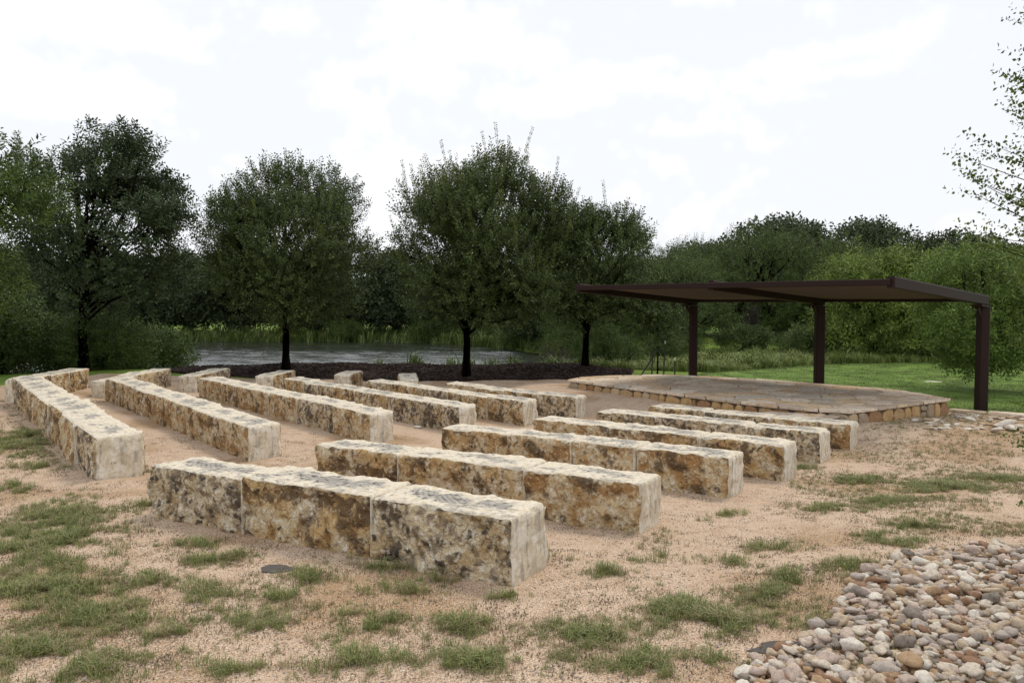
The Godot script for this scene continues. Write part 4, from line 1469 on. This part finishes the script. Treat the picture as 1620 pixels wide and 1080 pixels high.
# ---------------------------------------------------------------- sapling and stakes
func build_sapling() -> void:
	var at := on_ground(4.55, 25.6)
	tree("young_tree", "young staked tree with small dark crown behind the stage", "tree", at, {seed = 61, height = 1.9, trunk = 0.03, ctr = Vector3(0.1, 1.75, 0), rad = Vector3(0.75, 1.0, 0.7), lobes = 16, lobe = 0.42, twigs = 480, up = 0.6, twig = "elm", floor = 0.75})
	var st := [[Vector3(-0.62, 0, 0.1), Vector3(0.12, 0.98, 0), "leaning dark stake propped against the young tree"], [Vector3(-0.22, 0, 0.2), Vector3(-0.18, 0.85, 0.2), "upright dark stake beside the young tree trunk"], [Vector3(0.16, 0, 0.15), Vector3(0.2, 0.98, 0.15), "white-capped upright stake beside the young tree"], [Vector3(0.98, 0, 0.1), Vector3(1.1, 1.02, 0.1), "white-capped leaning stake past the first canopy post"], [Vector3(0.52, 0, 0.1), Vector3(0.52, 0.45, 0.1), "short stake between the young tree and the canopy post"]]
	for k in st.size():
		var s: Array = st[k]
		var t := thing("garden_stake", s[2], "stake", at)
		put("shaft", beam(s[0] + Vector3(0, -0.15, 0), s[1], 0.04, 0.04), M.stake, t)
		if k >= 2: put("cap", beam(s[1], s[1] + (s[1] - s[0]).normalized() * 0.09, 0.042, 0.042), M.white_cap, t)

# ---------------------------------------------------------------- sky
func cloud_cover() -> ImageTexture:
	var W := 1024
	var Hh := 512
	var f := FastNoiseLite.new()
	f.seed = 19
	f.frequency = 1.9
	f.fractal_octaves = 5
	f.fractal_gain = 0.5
	f.domain_warp_enabled = true
	f.domain_warp_amplitude = 0.4
	f.domain_warp_frequency = 1.2
	var out := PackedByteArray()
	out.resize(W * Hh * 4)
	for y in Hh / 2 + 8:
		var e := PI * (0.5 - (y + 0.5) / Hh)
		for x in W:
			var a := TAU * (x + 0.5) / W
			var d := Vector3(cos(e) * sin(a), sin(e) * 2.2, cos(e) * cos(a))
			var n := f.get_noise_3dv(d * 1.3)
			var c := sstep(0.0, 0.16, n)
			var i := (y * W + x) * 4
			out[i] = 255
			out[i + 1] = 255
			out[i + 2] = 255
			out[i + 3] = int(255 * c)
	var im := Image.create_from_data(W, Hh, false, Image.FORMAT_RGBA8, out)
	return ImageTexture.create_from_image(im)

func build_light() -> void:
	var cam := Camera3D.new()
	cam.name = "camera"
	cam.position = EYE
	cam.rotation.x = -PITCH
	cam.fov = rad_to_deg(2.0 * atan(540.0 / FOC))
	cam.far = 2000.0
	cam.current = true
	add_child(cam)
	var e := Environment.new()
	e.background_mode = Environment.BG_SKY
	var s := ProceduralSkyMaterial.new()
	s.sky_top_color = Color(0.935, 0.952, 0.985)
	s.sky_horizon_color = Color(0.955, 0.962, 0.975)
	s.sky_curve = 0.18
	s.sky_energy_multiplier = 1.0
	s.ground_bottom_color = Color(0.35, 0.33, 0.28)
	s.ground_horizon_color = Color(0.6, 0.6, 0.58)
	s.sky_cover = cloud_cover()
	s.sky_cover_modulate = Color(0.38, 0.36, 0.34)
	s.sun_angle_max = 1.0
	var sky := Sky.new()
	sky.sky_material = s
	e.sky = sky
	e.background_energy_multiplier = 1.0
	e.tonemap_mode = Environment.TONE_MAPPER_LINEAR
	e.tonemap_exposure = 1.07
	e.sdfgi_enabled = true
	e.ssao_enabled = true
	e.ssil_enabled = true
	var we := WorldEnvironment.new()
	we.name = "world"
	we.environment = e
	add_child(we)
	var sun := DirectionalLight3D.new()
	sun.name = "sun"
	sun.light_energy = 0.5
	sun.light_angular_distance = 18.0
	sun.light_color = Color(1.0, 0.96, 0.9)
	sun.shadow_enabled = true
	add_child(sun)
	sun.look_at_from_position(Vector3(6, 16, -9), Vector3.ZERO)

func _ready() -> void:
	rng.seed = 4242
	build_light()
	make_materials()
	M.grit = mat(Color.WHITE, 0.9)
	M.grit.vertex_color_use_as_albedo = true
	print("materials ", Time.get_ticks_msec())
	plan_rows()
	for c in [[0, 0, 0.02], [-4, 3, 0.0], [4, 3, 0.02], [0, 3.6, -0.02], [-3, 5, -0.03], [2.2, 4.8, -0.03], [3.4, 5.5, -0.06], [3.4, 7.0, -0.2], [5.5, 8, -0.32], [8, 9, -0.4], [6.6, 11.2, -0.5], [10, 12, -0.46], [-6.5, 8, 0.0], [-10, 12, -0.02], [-14, 10, 0.05], [-14, 18, -0.15], [-9.5, 8, 0.02], [0, -5, 0.1], [-12, 0, 0.1], [12, 0, 0.0], [14, 6, -0.25],
			[9.7, 17, -0.5], [8.6, 15.8, -0.42], [7.3, 14.8, -0.36], [5.7, 13.8, -0.31], [5.0, 14.9, -0.30], [4.0, 16.6, -0.29], [3.0, 17.8, -0.29], [2.2, 19, -0.29], [1.2, 20.4, -0.29], [3, 23, -0.42], [7.3, 19.6, -0.5], [5.0, 23.5, -0.5], [12, 17, -0.52], [15, 22, -0.55], [11.5, 21.4, -0.55], [8, 25, -0.55], [20, 24, -0.55], [28, 20, -0.5], [12, 31, -0.56], [22, 32, -0.56], [8, 34, -0.7], [14, 40, -0.6], [24, 40, -0.6], [6, 42, -0.8], [29, 41, -0.6],
			[2, 23.7, -0.46], [0, 23.9, -0.48], [-2.5, 24.1, -0.5], [-5, 24.4, -0.5], [-7.5, 24.6, -0.5], [3.6, 25.2, -0.5],
			[3.2, 26.4, -0.40], [2.2, 26.2, -0.22], [0.5, 26.3, -0.24], [-1.4, 26.2, -0.30], [-3.4, 26.5, -0.27], [-5.4, 26.7, -0.26], [-7.4, 26.9, -0.28], [-9.4, 26.9, -0.36], [-12, 25.5, -0.36], [3, 28.6, -0.7], [0, 28.8, -0.8], [-4, 29, -0.8], [-8, 29.4, -0.9], [-12, 30, -1.0], [4.5, 31, -0.8], [0, 33, -1.5], [-6, 33, -1.6], [-14, 33, -1.5], [-22, 30, -1.0], [-24, 18, -0.2]]:
		ctrl.append(Vector3(c[0], c[2], c[1]))
	build_terrain_grid()
	build_ground()
	structure("lawn", sheet(lawn_poly, 0.6, 0.03, 0.004, 0.02), M.lawn)
	var mulch := PackedVector2Array()
	for p in [[-10.6, 25.2], [-8.4, 24.9], [-7.0, 24.6], [-5, 24.4], [-2.5, 24.1], [0, 23.9], [1.6, 23.75], [2.6, 24.1], [3.7, 25.4], [3.9, 26.2], [3.2, 27.0], [1.5, 27.3], [-2, 27.4], [-6, 27.6], [-9, 27.8], [-11, 27.2]]:
		mulch.append(Vector2(p[0], p[1]))
	structure("bark_bed", sheet(mulch, 0.16, 0.05, 0.022, 0.045), M.mulch)
	var chips := []
	for k in 9000:
		var q := Vector2(rng.randf_range(-11, 4), rng.randf_range(23.6, 27.8))
		if Geometry2D.is_point_in_polygon(q, mulch):
			chips.append([Vector3(q.x, ground_y(q.x, q.y) + 0.055 + rng.randf_range(-0.01, 0.02), -q.y), rng.randf_range(0.05, 0.13), Color(0.014, 0.009, 0.007).lerp(Color(0.065, 0.042, 0.032), pow(rng.randf(), 2.0))])
	stuff("bark_chips", scatter(rubble(7, 0.3, 0.3, 3, 5), chips), M.grit, "dark shredded bark chips covering the planting bed", "bark mulch")
	build_lake()
	print("ground ", Time.get_ticks_msec())
	build_blocks()
	print("blocks ", Time.get_ticks_msec())
	build_stage()
	build_canopy()
	print("stage ", Time.get_ticks_msec())
	build_trees()
	print("trees ", Time.get_ticks_msec())
	build_sapling()
	build_stones()
	build_grass()
	print("done ", Time.get_ticks_msec())
